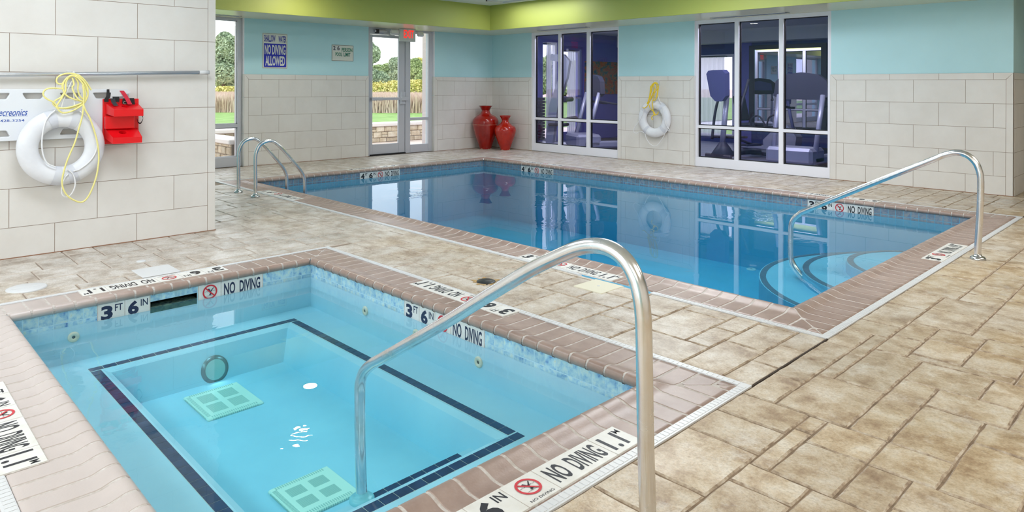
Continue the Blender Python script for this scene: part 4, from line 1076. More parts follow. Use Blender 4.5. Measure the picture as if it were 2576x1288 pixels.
FSB = frame((-6.612, 0, 0), (0, 1, 0), (0, 0, 1))
loops = [round2d([(-.02, .955), (.06, .922), (1.55, .922), (1.72, .99), (1.818, 1.05), (1.818, 1.318), (1.70, 1.322), (.1, 1.330), (0, 1.29), (-.06, 1.125)], .03)]
for c0 in (.905, 1.1335, 1.385, 1.620): loops.append(round2d([(c0 - .075, 1.294), (c0 + .075, 1.294), (c0 + .052, 1.247), (c0 - .052, 1.247)], .012))
for c0 in (.27, .50, .70): loops.append(round2d([(c0 - .075, 1.294), (c0 + .075, 1.294), (c0 + .052, 1.247), (c0 - .052, 1.247)], .012))
for c0 in (.27, .58, .905, 1.385): loops.append(round2d([(c0 - .052, 1.004), (c0 + .052, 1.004), (c0 + .075, .957), (c0 - .075, .957)], .012))
plate2d('board_panel', loops, .046, M_board, sb, FSB)
mb = MB()
put_text(mb, 'Recreonics', FSB, .878, 1.086, 1.118, 1.172, .0235, .012, 0, slant=.25); put_text(mb, 'Your Aquatic Authority', FSB, .935, 1.094, 1.110, 1.120, .0235, .0, 0)
put_text(mb, '1-800-428-3254', FSB, .815, 1.072, 1.071, 1.091, .0235, .01, 0); tag(mb.build('printed_name', M_bluetext, sb), 'blue printed name and phone number')

def torus(mb, xf, Rr, r, ry, n=72, k=20, m=0, a0=0, a1=2 * math.pi, grow=0):
    cl = abs(a1 - a0 - 2 * math.pi) < 1e-6; N_ = n if cl else max(2, int(n * (a1 - a0) / 2 / math.pi)) ; vs = []
    for i in range(N_ if cl else N_ + 1):
        a = a0 + (a1 - a0) * i / N_
        for j in range(k):
            b = 2 * math.pi * j / k; q = Rr + (r + grow) * math.cos(b); vs.append((q * math.cos(a), q * math.sin(a), (ry + grow) * math.sin(b)))
    fs = []
    for i in range(N_ if cl else N_):
        p, q = i * k, ((i + 1) % N_ if cl else i + 1) * k
        for j in range(k): fs.append((p + j, p + (j + 1) % k, q + (j + 1) % k, q + j))
    mb.add(vs, fs, m, True, xf)
def life_ring(loc, xf, Ro, Ri, ry, bands, label, bw=.13):
    o = thing('life_ring', loc, label, 'life ring'); Rr, r = (Ro + Ri) / 2, (Ro - Ri) / 2
    mb = MB(); torus(mb, xf, Rr, r, ry); mb.build('ring_body', M_ring, o)
    for a in bands:
        mb = MB(); torus(mb, xf, Rr, r, ry, a0=R(a) - bw, a1=R(a) + bw, grow=.0022, n=90); mb.build('fabric_band', M_strap, o)
    return o, Rr
XR = -6.535
FRG = frame((XR, 1.3135, .862), (0, 1, 0), (0, 0, 1))
rg, Rr = life_ring((XR, 1.3135, .862), FRG, .306, .158, .05, [107, 68, 262, 287], 'large white life ring hung on the near left wall over spine board')
ZP = lambda x, y, X: onx(x * .2639, 180 + y * .264, X)
def rope(parent, pts, X, r, m, name='rope', lobes=3, jit=0, per=10):
    P = [ZP(p[0], p[1], X + (p[2] if len(p) > 2 else 0)) for p in pts]
    mb = MB(); mb.tube(resample(smooth_path(P, per), .0028), r, 9, 0, lobes=lobes, pitch=.0125); return mb.build(name, m, parent)
def rope_px(pts, X): return [ZP(p[0], p[1], X + (p[2] if len(p) > 2 else 0)) for p in pts]
WR = [[(530, 365), (470, 420), (430, 490), (405, 600), (400, 720), (420, 820), (460, 880), (530, 910)],
      [(760, 375), (840, 440), (890, 540), (915, 650), (920, 740), (890, 810), (840, 870), (760, 930), (700, 950)],
      [(640, 930), (690, 970), (715, 1040), (710, 1110), (670, 1180), (625, 1195), (590, 1160), (595, 1080), (620, 1010), (650, 980)],
      [(585, 345), (600, 290), (640, 190), (685, 95), (700, 120), (705, 220), (712, 335)]]
for w_ in WR: rope(rg, w_, XR + .055, .0052, M_wrope, 'grab_line')
yr_ = thing('throw_rope', (-6.5, 1.4, 1.3), 'pale yellow throw rope looped over hook on near left wall', 'rope')
YR = [
    [(870, 178), (835, 120), (800, 75), (750, 35), (680, 18), (610, 24), (555, 50), (538, 90), (560, 118), (610, 108), (650, 70), (700, 40), (760, 50), (800, 110), (830, 180), (835, 230), (800, 300), (730, 335), (640, 352), (560, 345), (520, 325), (505, 300), (530, 275), (580, 245), (608, 205), (600, 165), (595, 120), (640, 60), (690, 35)],
    [(600, 165), (520, 158), (450, 165), (415, 195), (418, 235), (460, 268), (510, 292), (545, 330), (560, 370), (600, 393), (660, 385), (720, 360), (780, 320), (815, 280), (838, 220), (832, 150), (790, 85), (720, 38), (660, 45), (615, 90), (600, 140), (612, 200), (650, 240), (710, 265), (770, 282), (800, 290)],
    [(690, 60), (705, 120), (690, 150), (705, 200), (745, 262), (790, 285)],
    [(720, 60), (745, 110), (742, 170), (760, 230), (795, 270)],
    [(545, 355), (540, 330), (590, 250), (625, 180), (630, 100), (670, 45), (740, 60), (795, 130), (812, 210), (805, 280), (730, 320), (640, 345), (560, 350)],
    [(790, 130), (800, 220), (795, 330), (785, 420), (750, 550), (712, 680), (660, 800), (620, 910), (593, 1030), (600, 1110), (640, 1180), (710, 1228), (780, 1244), (835, 1200), (885, 1100), (925, 970), (942, 820), (930, 690), (900, 570), (855, 440), (815, 370), (795, 310)],
]
for i, w_ in enumerate(YR): rope(yr_, w_, XR + .062 + .008 * (i % 3), .0062, M_yrope, 'rope_loop')
hk = thing('wall_hook', (-6.64, 1.385, 1.42), 'small white hook holding yellow rope on near left wall', 'hook')
mb = MB(); mb.cbox(1.366, 1.402, 1.34, 1.475, 0, .012, .003, 0, frame((XB, 0, 0), (0, 1, 0), (0, 0, 1)))
mb.tube(fillet([(XB, 1.384, 1.435), (XB + .15, 1.384, 1.425), (XB + .155, 1.384, 1.47)], .02, 5), .008, 12); mb.build('hook_body', M_plastic, hk)
for z in (1.36, 1.46):
    mb = MB(); mb.lathe([(.005, 0), (.005, .002), (.001, .003)], 10, 0, frame((XB + .012, 1.384, z), (0, 1, 0), (0, 0, 1))); mb.build('screw', M_dark, hk)

# red head immobiliser
hi = thing('head_immobiliser', (-6.6, 1.75, 1.05), 'red foam head immobiliser with black straps, right of the life ring', 'head immobiliser')
FH = frame((-6.566, 0, 0), (0, 1, 0), (0, 0, 1))
mb = MB(); mb.cbox(1.613, 1.888, .862, 1.243, -.02, .0, .004, 0, FH); mb.build('back_plate', M_redfoam, hi)
mb = MB(); mb.cbox(1.619, 1.842, .99, 1.10, 0, .05, .006, 0, FH); mb.build('centre_pad', M_redfoam, hi)
def ear_block(y0, y1, z_back, z0f, z1f, n0, n1, cy):
    """wedge block whose top slopes to the front with a round ear hole"""
    mb = MB(); c = .03; N_ = 28
    # top face corner points (u,v,n)
    T = [(y0, z_back, n0), (y1, z_back - .006, n0), (y1 + .004, z1f - .004, n1), (y0 + c, z1f, n1)]
    B = [(y0, z_back - .085, n0), (y1, z_back - .085, n0), (y1 + .004, z0f, n1), (y0 + c, z0f, n1)]
    P = [Vector(p) for p in T]; cen = (P[0] + P[1] + P[2] + P[3]) / 4 + Vector((.0, 0, -.004)); cen.x = cy
    eu = (P[1] - P[0]).normalized(); nrm = eu.cross(P[3] - P[0]).normalized(); ev = nrm.cross(eu); r = .030
    circ = [cen + eu * math.cos(2 * math.pi * k / N_) * r + ev * math.sin(2 * math.pi * k / N_) * r * .8 for k in range(N_)]
    circ = [Vector((q.x, q.y, q.z)) for q in circ]
    # outer ring sampled on the quad boundary in the same direction
    outer_ = []
    for k in range(N_):
        d = (circ[k] - cen).normalized(); best = None
        for a in range(4):
            p, q = P[a], P[(a + 1) % 4]; e = q - p
            A = Matrix(((d.dot(eu), -e.dot(eu)), (d.dot(ev), -e.dot(ev)))); w = p - cen
            det = A[0][0] * A[1][1] - A[0][1] * A[1][0]
            if abs(det) < 1e-9: continue
            wu, wv = w.dot(eu), w.dot(ev); t = (wu * A[1][1] - A[0][1] * wv) / det; s = (A[0][0] * wv - A[1][0] * wu) / det
            if t > 0 and -1e-6 <= s <= 1 + 1e-6 and (best is None or t < best): best = t
        outer_.append(cen + d * (best or .05))
    vs = outer_ + circ + [q - nrm * (.045 if nrm.y > 0 else -.045) for q in circ]
    mb.add(vs, [(k, (k + 1) % N_, N_ + (k + 1) % N_, N_ + k) for k in range(N_)] + [(N_ + k, N_ + (k + 1) % N_, 2 * N_ + (k + 1) % N_, 2 * N_ + k) for k in range(N_)] + [tuple(range(2 * N_, 3 * N_))], 0, False, FH)
    # fill the corner gaps and the sides
    for a in range(4):
        mb.add([T[a], T[(a + 1) % 4], B[(a + 1) % 4], B[a]], [(0, 1, 2, 3)], 0, False, FH)
        for k in range(N_):
            p, q = outer_[k], outer_[(k + 1) % N_]; C = P[a]
            if (p - C).length < .09 and (q - C).length < .09 and ((p - C).cross(q - C)).length > 1e-6 and (p - q).length > .001:
                pe = [(abs((p - P[b]).cross((P[(b + 1) % 4] - P[b]).normalized()).length) < 1e-4) for b in range(4)]
                qe = [(abs((q - P[b]).cross((P[(b + 1) % 4] - P[b]).normalized()).length) < 1e-4) for b in range(4)]
                if not any(x and y for x, y in zip(pe, qe)): mb.add([p, q, C], [(0, 1, 2)], 0, False, FH)
    mb.add(B, [(0, 1, 2, 3)], 0, False, FH)
    mb.build('foam_block', M_redfoam, hi)
ear_block(1.632, 1.882, 1.205, 1.098, 1.158, .004, .135, 1.765)
ear_block(1.624, 1.872, 1.000, .872, .925, .004, .135, 1.745)
def ribbon(parent, pts, w, m, name='strap', side=(0, 1, 0)):
    P = smooth_path(pts, 6); S = Vector(side) * w / 2; mb = MB(); vs = []
    for p in P: vs += [p - S, p + S, p + S + Vector((.003, 0, 0)), p - S + Vector((.003, 0, 0))]
    fs = []
    for i in range(len(P) - 1):
        a, b = 4 * i, 4 * i + 4; fs += [(a, a + 1, b + 1, b), (a + 1, a + 2, b + 2, b + 1), (a + 2, a + 3, b + 3, b + 2), (a + 3, a, b, b + 3)]
    mb.add(vs, fs, 0); return mb.build(name, m, parent)
RP = lambda x, y, n=0: onx(230 + x * .1242, 210 + y * .1242, -6.560 + n)
tag(ribbon(hi, [RP(352, 118), RP(348, 200, .004), RP(335, 270, .01), RP(300, 320, .012), RP(305, 372, .012)], .032, M_black), 'black strap')
tag(ribbon(hi, [RP(590, 122), RP(650, 200, .01), RP(710, 290, .02), RP(780, 420, .06)], .034, M_redstrap), 'red strap')
tag(ribbon(hi, [RP(490, 265, .01), RP(500, 320, .012), RP(495, 372, .012)], .05, M_black), 'black strap')
tag(ribbon(hi, [RP(430, 300, .03), RP(450, 380, .06), RP(500, 450, .075)], .034, M_dark), 'dark strap end')
tag(ribbon(hi, [RP(700, 300, .01), RP(690, 350, .012), RP(690, 410, .02)], .05, M_black), 'black strap')
tag(ribbon(hi, [RP(815, 295, .01), RP(825, 340, .012), RP(835, 430, .012)], .036, M_black), 'black strap')
tag(ribbon(hi, [RP(1005, 620, .02), RP(1045, 700, .03), RP(1000, 800, .02), RP(950, 790, .0), RP(925, 720, .0)], .012, M_black, side=(0, 0, 1)), 'black side loop')
mb = MB(); c = RP(683, 392, .03)
for (a, b, z0, z1) in ((-.013, .013, .010, .013), (-.013, .013, -.010, -.007), (-.013, -.010, -.01, .013), (.010, .013, -.01, .013)): mb.box(c.x, c.x + .003, c.y + a, c.y + b, c.z + z0, c.z + z1)
tag(mb.build('buckle', M_steel2, hi), 'small metal buckle')
mb = MB(); c = RP(560, 180)
mb.prism([(c.y - .075, c.z + .03), (c.y + .06, c.z + .03), (c.y + .09, c.z + .0), (c.y + .03, c.z - .03), (c.y - .035, c.z - .04), (c.y - .055, c.z - .055), (c.y - .07, c.z - .05)], .004, .012, 0, FH); mb.build('white_tab', M_plastic, hi)

# ------------------------------------------------------------------ second ring on the pier
QX = lambda x, y, d=0: ony(1570 + x * .1553, 180 + y * .1553, 10.45 - d)
FR2 = frame((-7.132, 10.465, .786), (1, 0, 0), (0, 0, 1))
rg2, _ = life_ring((-7.132, 10.465, .786), FR2, .335, .172, .055, [52, 143, 232, 318], 'white life ring hung on tiled pier between the gym windows', bw=.11)
def rope2(parent, pts, r, m, name, d=0, lobes=3):
    mb = MB(); mb.tube(resample(smooth_path([QX(p[0], p[1], d) for p in pts], 8), .005), r, 8, 0, lobes=lobes, pitch=.02); mb.build(name, m, parent)
for pts in ([(330, 600), (280, 740), (215, 840), (165, 920), (160, 975), (200, 1000), (270, 970), (325, 990)],
            [(340, 1010), (360, 1080), (410, 1160), (480, 1208), (540, 1195), (590, 1130), (640, 1050), (665, 990)],
            [(620, 580), (640, 700), (660, 800), (690, 880), (740, 950), (690, 950), (680, 985)],
            [(405, 510), (450, 420), (515, 318), (560, 430), (595, 520)]):
    rope2(rg2, pts, .0055, M_wrope, 'grab_line', .06)
yb = thing('throw_rope', (-7.13, 10.45, 1.2), 'golden yellow throw rope bundled over hook on tiled pier', 'rope')
for i, pts in enumerate([[(370, 520), (410, 430), (430, 300), (450, 215), (500, 178), (545, 200), (550, 260), (520, 310), (470, 380), (430, 460), (385, 530)],
            [(390, 500), (425, 380), (440, 260), (480, 190), (530, 190), (555, 240), (545, 340), (535, 400), (500, 465), (455, 470)],
            [(300, 580), (330, 590), (380, 550), (400, 470), (440, 330), (470, 220), (515, 190), (525, 260), (500, 300), (460, 360), (430, 440)],
            [(405, 540), (430, 610), (470, 640), (500, 690), (460, 720), (445, 750), (465, 785)],
            [(455, 480), (465, 560), (470, 640), (490, 700), (540, 690), (555, 650)],
            [(480, 200), (490, 300), (485, 400), (475, 465)], [(430, 230), (420, 350), (400, 450), (375, 525)], [(545, 230), (540, 330), (520, 430), (500, 460)]]):
    rope2(yb, pts, .0075, M_yrope2, 'rope_loop', .07 + .008 * (i % 3))
hp = QX(520, 150)
mb = MB(); mb.cbox(hp.x - .012, hp.x + .012, 1.37, 1.47, -.012 - .0, .006, .003, 0, frame((0, YW - .018, 0), (1, 0, 0), (0, 0, 1))); mb.tube(fillet([(hp.x, YW - .015, 1.40), (hp.x, YW - .13, 1.39), (hp.x, YW - .135, 1.44)], .02, 5), .007, 10)
tag(mb.build('wall_hook', M_plastic), 'small white hook on tiled pier between the gym windows', 'hook')

# ------------------------------------------------------------------ linear air vents in the soffit
def vent(x0, x1, y0, y1, label):
    o = thing('air_vent', ((x0 + x1) / 2, (y0 + y1) / 2, SOFF), label, 'air vent', 'linear air vents in the soffit'); mb = MB(); z0, z1 = SOFF - .010, SOFF - .0025
    longx = (x1 - x0) > (y1 - y0)
    for r in ((x0, x1, y0, y0 + .012), (x0, x1, y1 - .012, y1), (x0, x0 + .012, y0, y1), (x1 - .012, x1, y0, y1)): mb.box(r[0], r[1], r[2], r[3], z0, z1)
    mb.build('vent_frame', M_plastic, o); mb = MB()
    for k in range(1, 4):
        if longx: y = y0 + (y1 - y0) * k / 4; mb.box(x0, x1, y - .006, y + .006, z0, z1)
        else: x = x0 + (x1 - x0) * k / 4; mb.box(x - .006, x + .006, y0, y1, z0, z1)
    mb.build('vent_slats', M_grey, o)
vent(-9.74, -8.48, 10.17, 10.30, 'long slotted air vent over the gym window nearest the vases')
vent(-5.92, -4.65, 10.25, 10.38, 'long slotted air vent over the gym window right of the life ring')
vent(-11.33, -11.20, 3.40, 4.75, 'long slotted air vent over the window at far left')
for (x, y, sx, sy, p, c) in FILL_PANELS:  # frames made up for the added fill panels
    mb = MB(); z0, z1 = 2.955, CEIL + .0
    for r in ((x - sx / 2, x + sx / 2, y - sy / 2, y - sy / 2 + .035), (x - sx / 2, x + sx / 2, y + sy / 2 - .035, y + sy / 2), (x - sx / 2, x - sx / 2 + .035, y - sy / 2, y + sy / 2), (x + sx / 2 - .035, x + sx / 2, y - sy / 2, y + sy / 2)):
        mb.box(r[0], r[1], r[2], r[3], z0, z1)
    tag(mb.build('added_fill_frame', M_plastic), 'white frame of an added fill light panel in the pool hall', 'ceiling light', 'added fill light panels')

for x, y, p in DOWN[:2]:
    mb = MB(); mb.lathe([(.135, 2.985), (.135, 2.978), (.108, 2.974), (.104, 2.985)], 32, 0, Matrix.Translation((x, y, 0)), caps=False)
    tag(mb.build('downlight_trim', M_plastic), 'round white trim of a recessed downlight over the pool', 'ceiling light', 'recessed downlights')

# ------------------------------------------------------------------ gym behind the glass
GY1_, GZ = 15.6, 2.70
M_peri = mat('periwinkle_wall', srgb(112, 112, 190), .6); M_peri2 = mat('deep_blue_wall', srgb(62, 76, 134), .6)
M_gfloor = mat('blue_grey_gym_floor', srgb(110, 116, 146), .4, noise=(3, [(.35, srgb(98, 104, 132)), (.7, srgb(130, 134, 160))]))
M_dkframe = mat('dark_mirror_frame', srgb(48, 44, 62), .4)
M_mirror = mat('mirror_glass', (.9, .92, .92, 1), .01, metal=1.0)
M_sheer = bpy.data.materials.new('sheer_white_curtain'); M_sheer.use_nodes = True
n, l = M_sheer.node_tree.nodes, M_sheer.node_tree.links; n.clear(); out = n.new('ShaderNodeOutputMaterial'); a = n.new('ShaderNodeBsdfTranslucent'); b = n.new('ShaderNodeBsdfDiffuse'); c = n.new('ShaderNodeBsdfTransparent')
a.inputs[0].default_value = b.inputs[0].default_value = srgb(236, 236, 244); m1 = n.new('ShaderNodeMixShader'); m2 = n.new('ShaderNodeMixShader'); m1.inputs[0].default_value = .5; m2.inputs[0].default_value = .25
l.new(a.outputs[0], m1.inputs[1]); l.new(b.outputs[0], m1.inputs[2]); l.new(m1.outputs[0], m2.inputs[1]); l.new(c.outputs[0], m2.inputs[2]); l.new(m2.outputs[0], out.inputs[0])
M_eqgrey = mat('silver_equipment', srgb(176, 178, 196), .35, metal=.3); M_eqdark = mat('dark_equipment', srgb(58, 58, 76), .5); M_eqblue = mat('blue_grey_console', srgb(96, 98, 150), .45)
mb = MB(); mb.box(XW, -1.9, YW + .1, GY1_, -.05, 0); struct(mb.build('floor', [M_gfloor]))
mb = MB(); mb.box(XW - .2, -1.9, YW + .12, GY1_ + .2, GZ, GZ + .1); mb.box(XW, -1.9, GY1_ - .5, GY1_, 2.4, GZ); struct(mb.build('ceiling', [M_ceil]))
mb = MB(); mb.box(-2.25, -2.15, YW + .12, GY1_, 0, GZ); struct(mb.build('wall_gym_right', [M_peri2]))
# back wall with a curtained window opening
mb = MB()
for r in ((XW - .2, -9.75, 0, GZ), (-8.35, -1.9, 0, GZ), (-9.75, -8.35, 0, .12), (-9.75, -8.35, 2.15, GZ)): mb.box(r[0], r[1], GY1_, GY1_ + .2, r[2], r[3])
for r in ((-8.35, -7.9, 0, GZ),): mb.box(r[0], r[1], GY1_ - .02, GY1_, r[2], r[3], 1)
struct(mb.build('wall_gym_back', [M_peri2, M_peri]))
# gym outer wall with window and glazed door openings
mb = MB()
for r in ((YW + .12, 12.2, 0, GZ), (12.76, 12.82, 0, GZ), (13.75, GY1_, 0, GZ), (12.2, 12.76, 2.42, GZ), (12.82, 13.75, 2.36, GZ)): mb.box(XW - .2, XW, r[0], r[1], r[2], r[3])
struct(mb.build('wall_gym_left', [M_peri]))
w4 = window(4, (XW, 11.85, 0)); FGW = frame((XW - .08, 0, 0), (0, 1, 0), (0, 0, 1)); mb = MB()
bars(mb, FGW, [(12.2, 12.26, 0, 2.42), (12.70, 12.76, 0, 2.42), (12.2, 12.76, 2.36, 2.42), (12.2, 12.76, 0, .1)], -.05, .03); mb.build('window_frame', M_white, w4)
d2 = window(8, (XW, 13.0, 0)); d2.name = 'door_2'; mb = MB()
bars(mb, FGW, [(12.82, 12.9, 0, 2.36), (13.55, 13.75, 0, 2.36), (12.82, 13.75, 2.22, 2.36), (12.82, 13.75, 0, .22), (13.1, 13.6, 1.05, 1.10)], -.05, .03); mb.build('door_frame', mat('periwinkle_door', srgb(92, 92, 170), .4), d2)
w6 = window(6, (-9.05, GY1_, 0)); mb = MB(); FGB = frame((0, GY1_ + .05, 0), (1, 0, 0), (0, 0, 1))
bars(mb, FGB, [(-9.75, -9.68, .12, 2.15), (-8.42, -8.35, .12, 2.15), (-9.75, -8.35, 2.08, 2.15), (-9.75, -8.35, .12, .2)], -.04, .03); mb.build('window_frame', M_white, w6)
def curtain(p0, p1, z0, z1, label, waves=9, amp=.035):
    p0, p1 = Vector((*p0, 0)), Vector((*p1, 0)); d = (p1 - p0); nrm = Vector((-d.y, d.x, 0)).normalized(); N_ = waves * 10; mb = MB(); vs = []
    rows_ = 8
    for j in range(rows_ + 1):
        z = z0 + (z1 - z0) * j / rows_; k_ = 1.0 if j < rows_ else .5
        for i in range(N_ + 1):
            t = i / N_; q = p0 + d * t + nrm * (amp * k_ * math.sin(2 * math.pi * waves * t + .6 * math.sin(j * .5))); vs.append((q.x, q.y, z))
    mb.add(vs, [(j * (N_ + 1) + i, j * (N_ + 1) + i + 1, (j + 1) * (N_ + 1) + i + 1, (j + 1) * (N_ + 1) + i) for j in range(rows_) for i in range(N_)], 0, True)
    o = thing('curtain', ((p0.x + p1.x) / 2, (p0.y + p1.y) / 2, z0), label, 'curtain', 'sheer white gym curtains'); mb.build('curtain_panel', M_sheer, o)
    mb = MB(); mb.tube([(p0.x, p0.y, z1 + .02), (p1.x, p1.y, z1 + .02)], .012, 8)
    w_ = Vector((-.13, 0, 0)) if abs(d.y) > abs(d.x) else Vector((0, .11, 0))
    for q in (p0, p1): mb.tube([(q.x, q.y, z1 + .02), (q.x + w_.x, q.y + w_.y, z1 + .02)], .01, 6)
    mb.build('curtain_rod', M_eqdark, o)
curtain((-9.7, GY1_ - .1), (-8.55, GY1_ - .1), .15, 2.08, 'sheer white curtain on gym back window behind the elliptical trainer', 9)
curtain((XW + .12, 12.98), (XW + .12, 13.25), .12, 2.22, 'narrow sheer curtain beside the purple gym door', 4)
curtain((XW + .12, 12.22), (XW + .12, 12.36), .12, 2.36, 'bunched sheer curtain next to weight machine', 3)
mr_ = thing('wall_mirror', (-7.05, GY1_ - .03, 1.3), 'large dark framed mirror on the gym back wall', 'mirror'); mb = MB(); FM = frame((0, GY1_ - .01, 0), (1, 0, 0), (0, 0, 1))
mx0, mx1, mz0, mz1 = -7.95, -6.15, .35, 2.33
bars(mb, FM, [(mx0, mx0 + .12, mz0, mz1), (mx1 - .12, mx1, mz0, mz1), (mx0, mx1, mz1 - .1, mz1), (mx0, mx1, mz0, mz0 + .1)], 0, .04); mb.build('mirror_frame', M_dkframe, mr_)
mb = MB(); mb.box(mx0 + .11, mx1 - .11, mz0 + .09, mz1 - .09, 0, .012, 0, FM); mb.build('mirror_glass', M_mirror, mr_)
mb = MB(); mb.cbox(13.75, 15.2, 1.15, 2.0, 0, .03, .004, 0, frame((XW + .002, 0, 0), (0, 1, 0), (0, 0, 1)))
tag(mb.build('wall_picture', mat('autumn_mosaic_picture', srgb(150, 90, 50), .6, noise=(9, [(.3, srgb(30, 60, 110)), (.42, srgb(60, 110, 90)), (.5, srgb(190, 120, 50)), (.6, srgb(170, 60, 40)), (.7, srgb(210, 170, 90))]))), 'multicoloured abstract picture on the gym side wall', 'picture')
for x, y, p in GYM_PANELS:
    mb = MB(); 
    for r in ((x - 1.15, x + 1.15, y - .11, y - .09), (x - 1.15, x + 1.15, y + .09, y + .11), (x - 1.15, x - 1.12, y - .11, y + .11), (x + 1.12, x + 1.15, y - .11, y + .11)): mb.box(r[0], r[1], r[2], r[3], 2.655, GZ)
    tag(mb.build('gym_light_frame', M_plastic), 'white frame of a ceiling light panel in the gym', 'ceiling light', 'gym ceiling light panels')

def treadmill(x, y, rz, label):
    t = thing('treadmill', (0, 0, 0), label, 'treadmill', 'treadmills in the gym')
    mb = MB(); mb.cbox(-.40, .40, -.95, .85, .06, .20, .03); mb.cbox(-.40, .40, .45, 1.0, .06, .34, .05)
    for a_ in (-.3, .3):
        for b_ in (-.85, .85): mb.box(a_ - .03, a_ + .03, b_ - .03, b_ + .03, 0, .07)
    mb.build('running_deck', M_eqgrey, t)
    mb = MB(); mb.box(-.26, .26, -.93, .5, .2, .212); mb.build('belt', M_dark, t)
    for s in (-1, 1):
        mb = MB(); mb.tube([(s * .36, .78, .2), (s * .38, .50, 1.22)], .042, 14); mb.build('upright', M_eqgrey, t)
        mb = MB(); mb.tube(fillet([(s * .38, .55, 1.05), (s * .36, .1, .98), (s * .3, .05, .98)], .05, 4), .022, 10); mb.build('handrail', M_eqdark, t)
    mb = MB(); P = [(-.48, 1.20), (-.44, 1.46), (-.30, 1.57), (0, 1.61), (.30, 1.57), (.44, 1.46), (.48, 1.20), (.33, 1.14), (-.33, 1.14)]
    mb.prism(P, -.05, .05, 0, Matrix.Translation((0, .46, -.0)) @ Matrix.Translation((0, 0, 0)) @ Matrix.Rotation(R(90), 4, 'X')); mb.build('console', M_eqdark, t)
    mb = MB(); mb.prism([(-.36, 1.25), (-.33, 1.45), (0, 1.53), (.33, 1.45), (.36, 1.25)], .05, .056, 0, Matrix.Translation((0, .46, 0)) @ Matrix.Rotation(R(90), 4, 'X')); mb.build('screen', M_eqblue, t)
    t.location = (x, y, 0); t.rotation_euler = (0, 0, rz); return t
treadmill(-5.16, 12.45, R(180), 'silver legged treadmill seen through right pane of second gym window')
treadmill(-9.35, 12.2, R(150), 'silver legged treadmill seen through right pane of first gym window')
el = thing('elliptical_trainer', (0, 0, 0), 'elliptical trainer with tall console seen through left pane of second gym window', 'elliptical trainer')
mb = MB(); mb.cbox(-.32, .32, .38, .46, .02, .10, .02); mb.cbox(-.05, .05, -.7, .45, .06, .14, .02); mb.cbox(-.25, .25, -.75, -.68, .02, .09, .02)
mb.lathe([(.2, 0), (.22, .03), (.12, .18), (.06, .26)], 20, 0, Matrix.Translation((0, .30, .06))); mb.build('base', M_eqdark, el)
mb = MB(); mb.tube([(0, .32, .25), (0, .20, 1.20)], .05, 14); mb.build('column', M_eqgrey, el)
mb = MB(); mb.prism([(-.19, 1.20), (-.24, 1.62), (-.18, 1.68), (.18, 1.68), (.24, 1.62), (.19, 1.20), (.08, 1.10), (-.08, 1.10)], -.05, .06, 0, Matrix.Translation((0, .22, 0)) @ Matrix.Rotation(R(82), 4, 'X')); mb.build('console', M_eqblue, el)
for s in (-1, 1):
    mb = MB(); mb.tube(smooth_path([(s * .30, .28, .35), (s * .31, .2, .8), (s * .30, .12, 1.1), (s * .27, .0, 1.3), (s * .29, -.06, 1.5)], 5), .026, 10); mb.build('moving_arm', M_eqdark, el)
    mb = MB(); mb.cbox(s * .17 - .09, s * .17 + .09, -.45, -.05, .30 + s * .06, .34 + s * .06, .01); mb.tube([(s * .17, -.3, .32 + s * .06), (s * .3, .25, .40)], .024, 8); mb.build('pedal', M_eqdark, el)
el.location = (-6.55, 12.25, 0); el.rotation_euler = (0, 0, R(165))
bk = thing('exercise_bike', (0, 0, 0), 'recumbent exercise bike with black seat back seen through middle gym pane', 'exercise bike')
mb = MB(); mb.cbox(-.06, .06, -.7, .6, .10, .18, .02); mb.cbox(-.28, .28, .52, .6, .02, .1, .02); mb.cbox(-.28, .28, -.72, -.64, .02, .1, .02)
mb.prism([(-.1, .12), (.58, .12), (.62, .4), (.42, .62), (.1, .5), (-.12, .3)], -.10, .10, 0, Matrix.Rotation(R(90), 4, 'Z') @ Matrix.Rotation(R(90), 4, 'X')); mb.build('body', M_eqgrey, bk)
mb = MB(); mb.cbox(-.21, .21, -.62, -.25, .55, .62, .03); mb.build('seat', M_eqdark, bk)
mb = MB(); mb.cbox(-.19, .19, -.035, .035, 0, .52, .03, 0, Matrix.Translation((0, -.66, .66)) @ Matrix.Rotation(R(14), 4, 'X')); mb.build('seat_back', M_eqdark, bk)
mb = MB(); mb.tube([(0, .5, .5), (0, .36, 1.08)], .03, 10); mb.cbox(-.14, .14, .30, .36, 1.02, 1.26, .02); mb.build('console', M_eqblue, bk)
for s in (-1, 1):
    mb = MB(); mb.tube(smooth_path([(s * .26, -.3, .5), (s * .27, -.25, .72), (s * .27, -.1, .78), (s * .27, .02, .66), (s * .25, .03, .5)], 5), .018, 8); mb.build('side_handle', M_eqdark, bk)
bk.location = (-6.35, 13.35, 0); bk.rotation_euler = (0, 0, R(-100))
wm = thing('weight_machine', (0, 0, 0), 'grey multi-station weight machine seen through left pane of first gym window', 'weight machine')
mb = MB()
mb.prism([(0, 0), (.16, 0), (.30, .9), (.52, 1.55), (.58, 1.92), (.44, 2.08), (.12, 2.08), (.12, 1.95), (.36, 1.9), (.34, 1.6), (.10, .95)], -.07, .07, 0, Matrix.Rotation(R(90), 4, 'X'))
mb.cbox(-.4, .6, -.3, .3, .0, .06, .02); mb.build('frame', M_eqgrey, wm)
mb = MB()
for k in range(14): mb.box(-.32, -.10, -.14, .14, .12 + k * .07, .18 + k * .07)
mb.build('weight_stack', M_eqdark, wm)
for z, x in ((.62, .62), (1.06, .52)):
    mb = MB(); mb.tube([(x, -.24, z), (x, .24, z)], .055, 14); mb.tube([(x - .3, 0, z), (x, 0, z)], .02, 8); mb.build('roller_pad', M_eqdark, wm)
mb = MB(); mb.cbox(.1, .5, -.16, .16, .45, .52, .02); mb.build('seat', M_eqdark, wm)
wm.location = (-10.95, 11.75, 0); wm.rotation_euler = (0, 0, R(20))

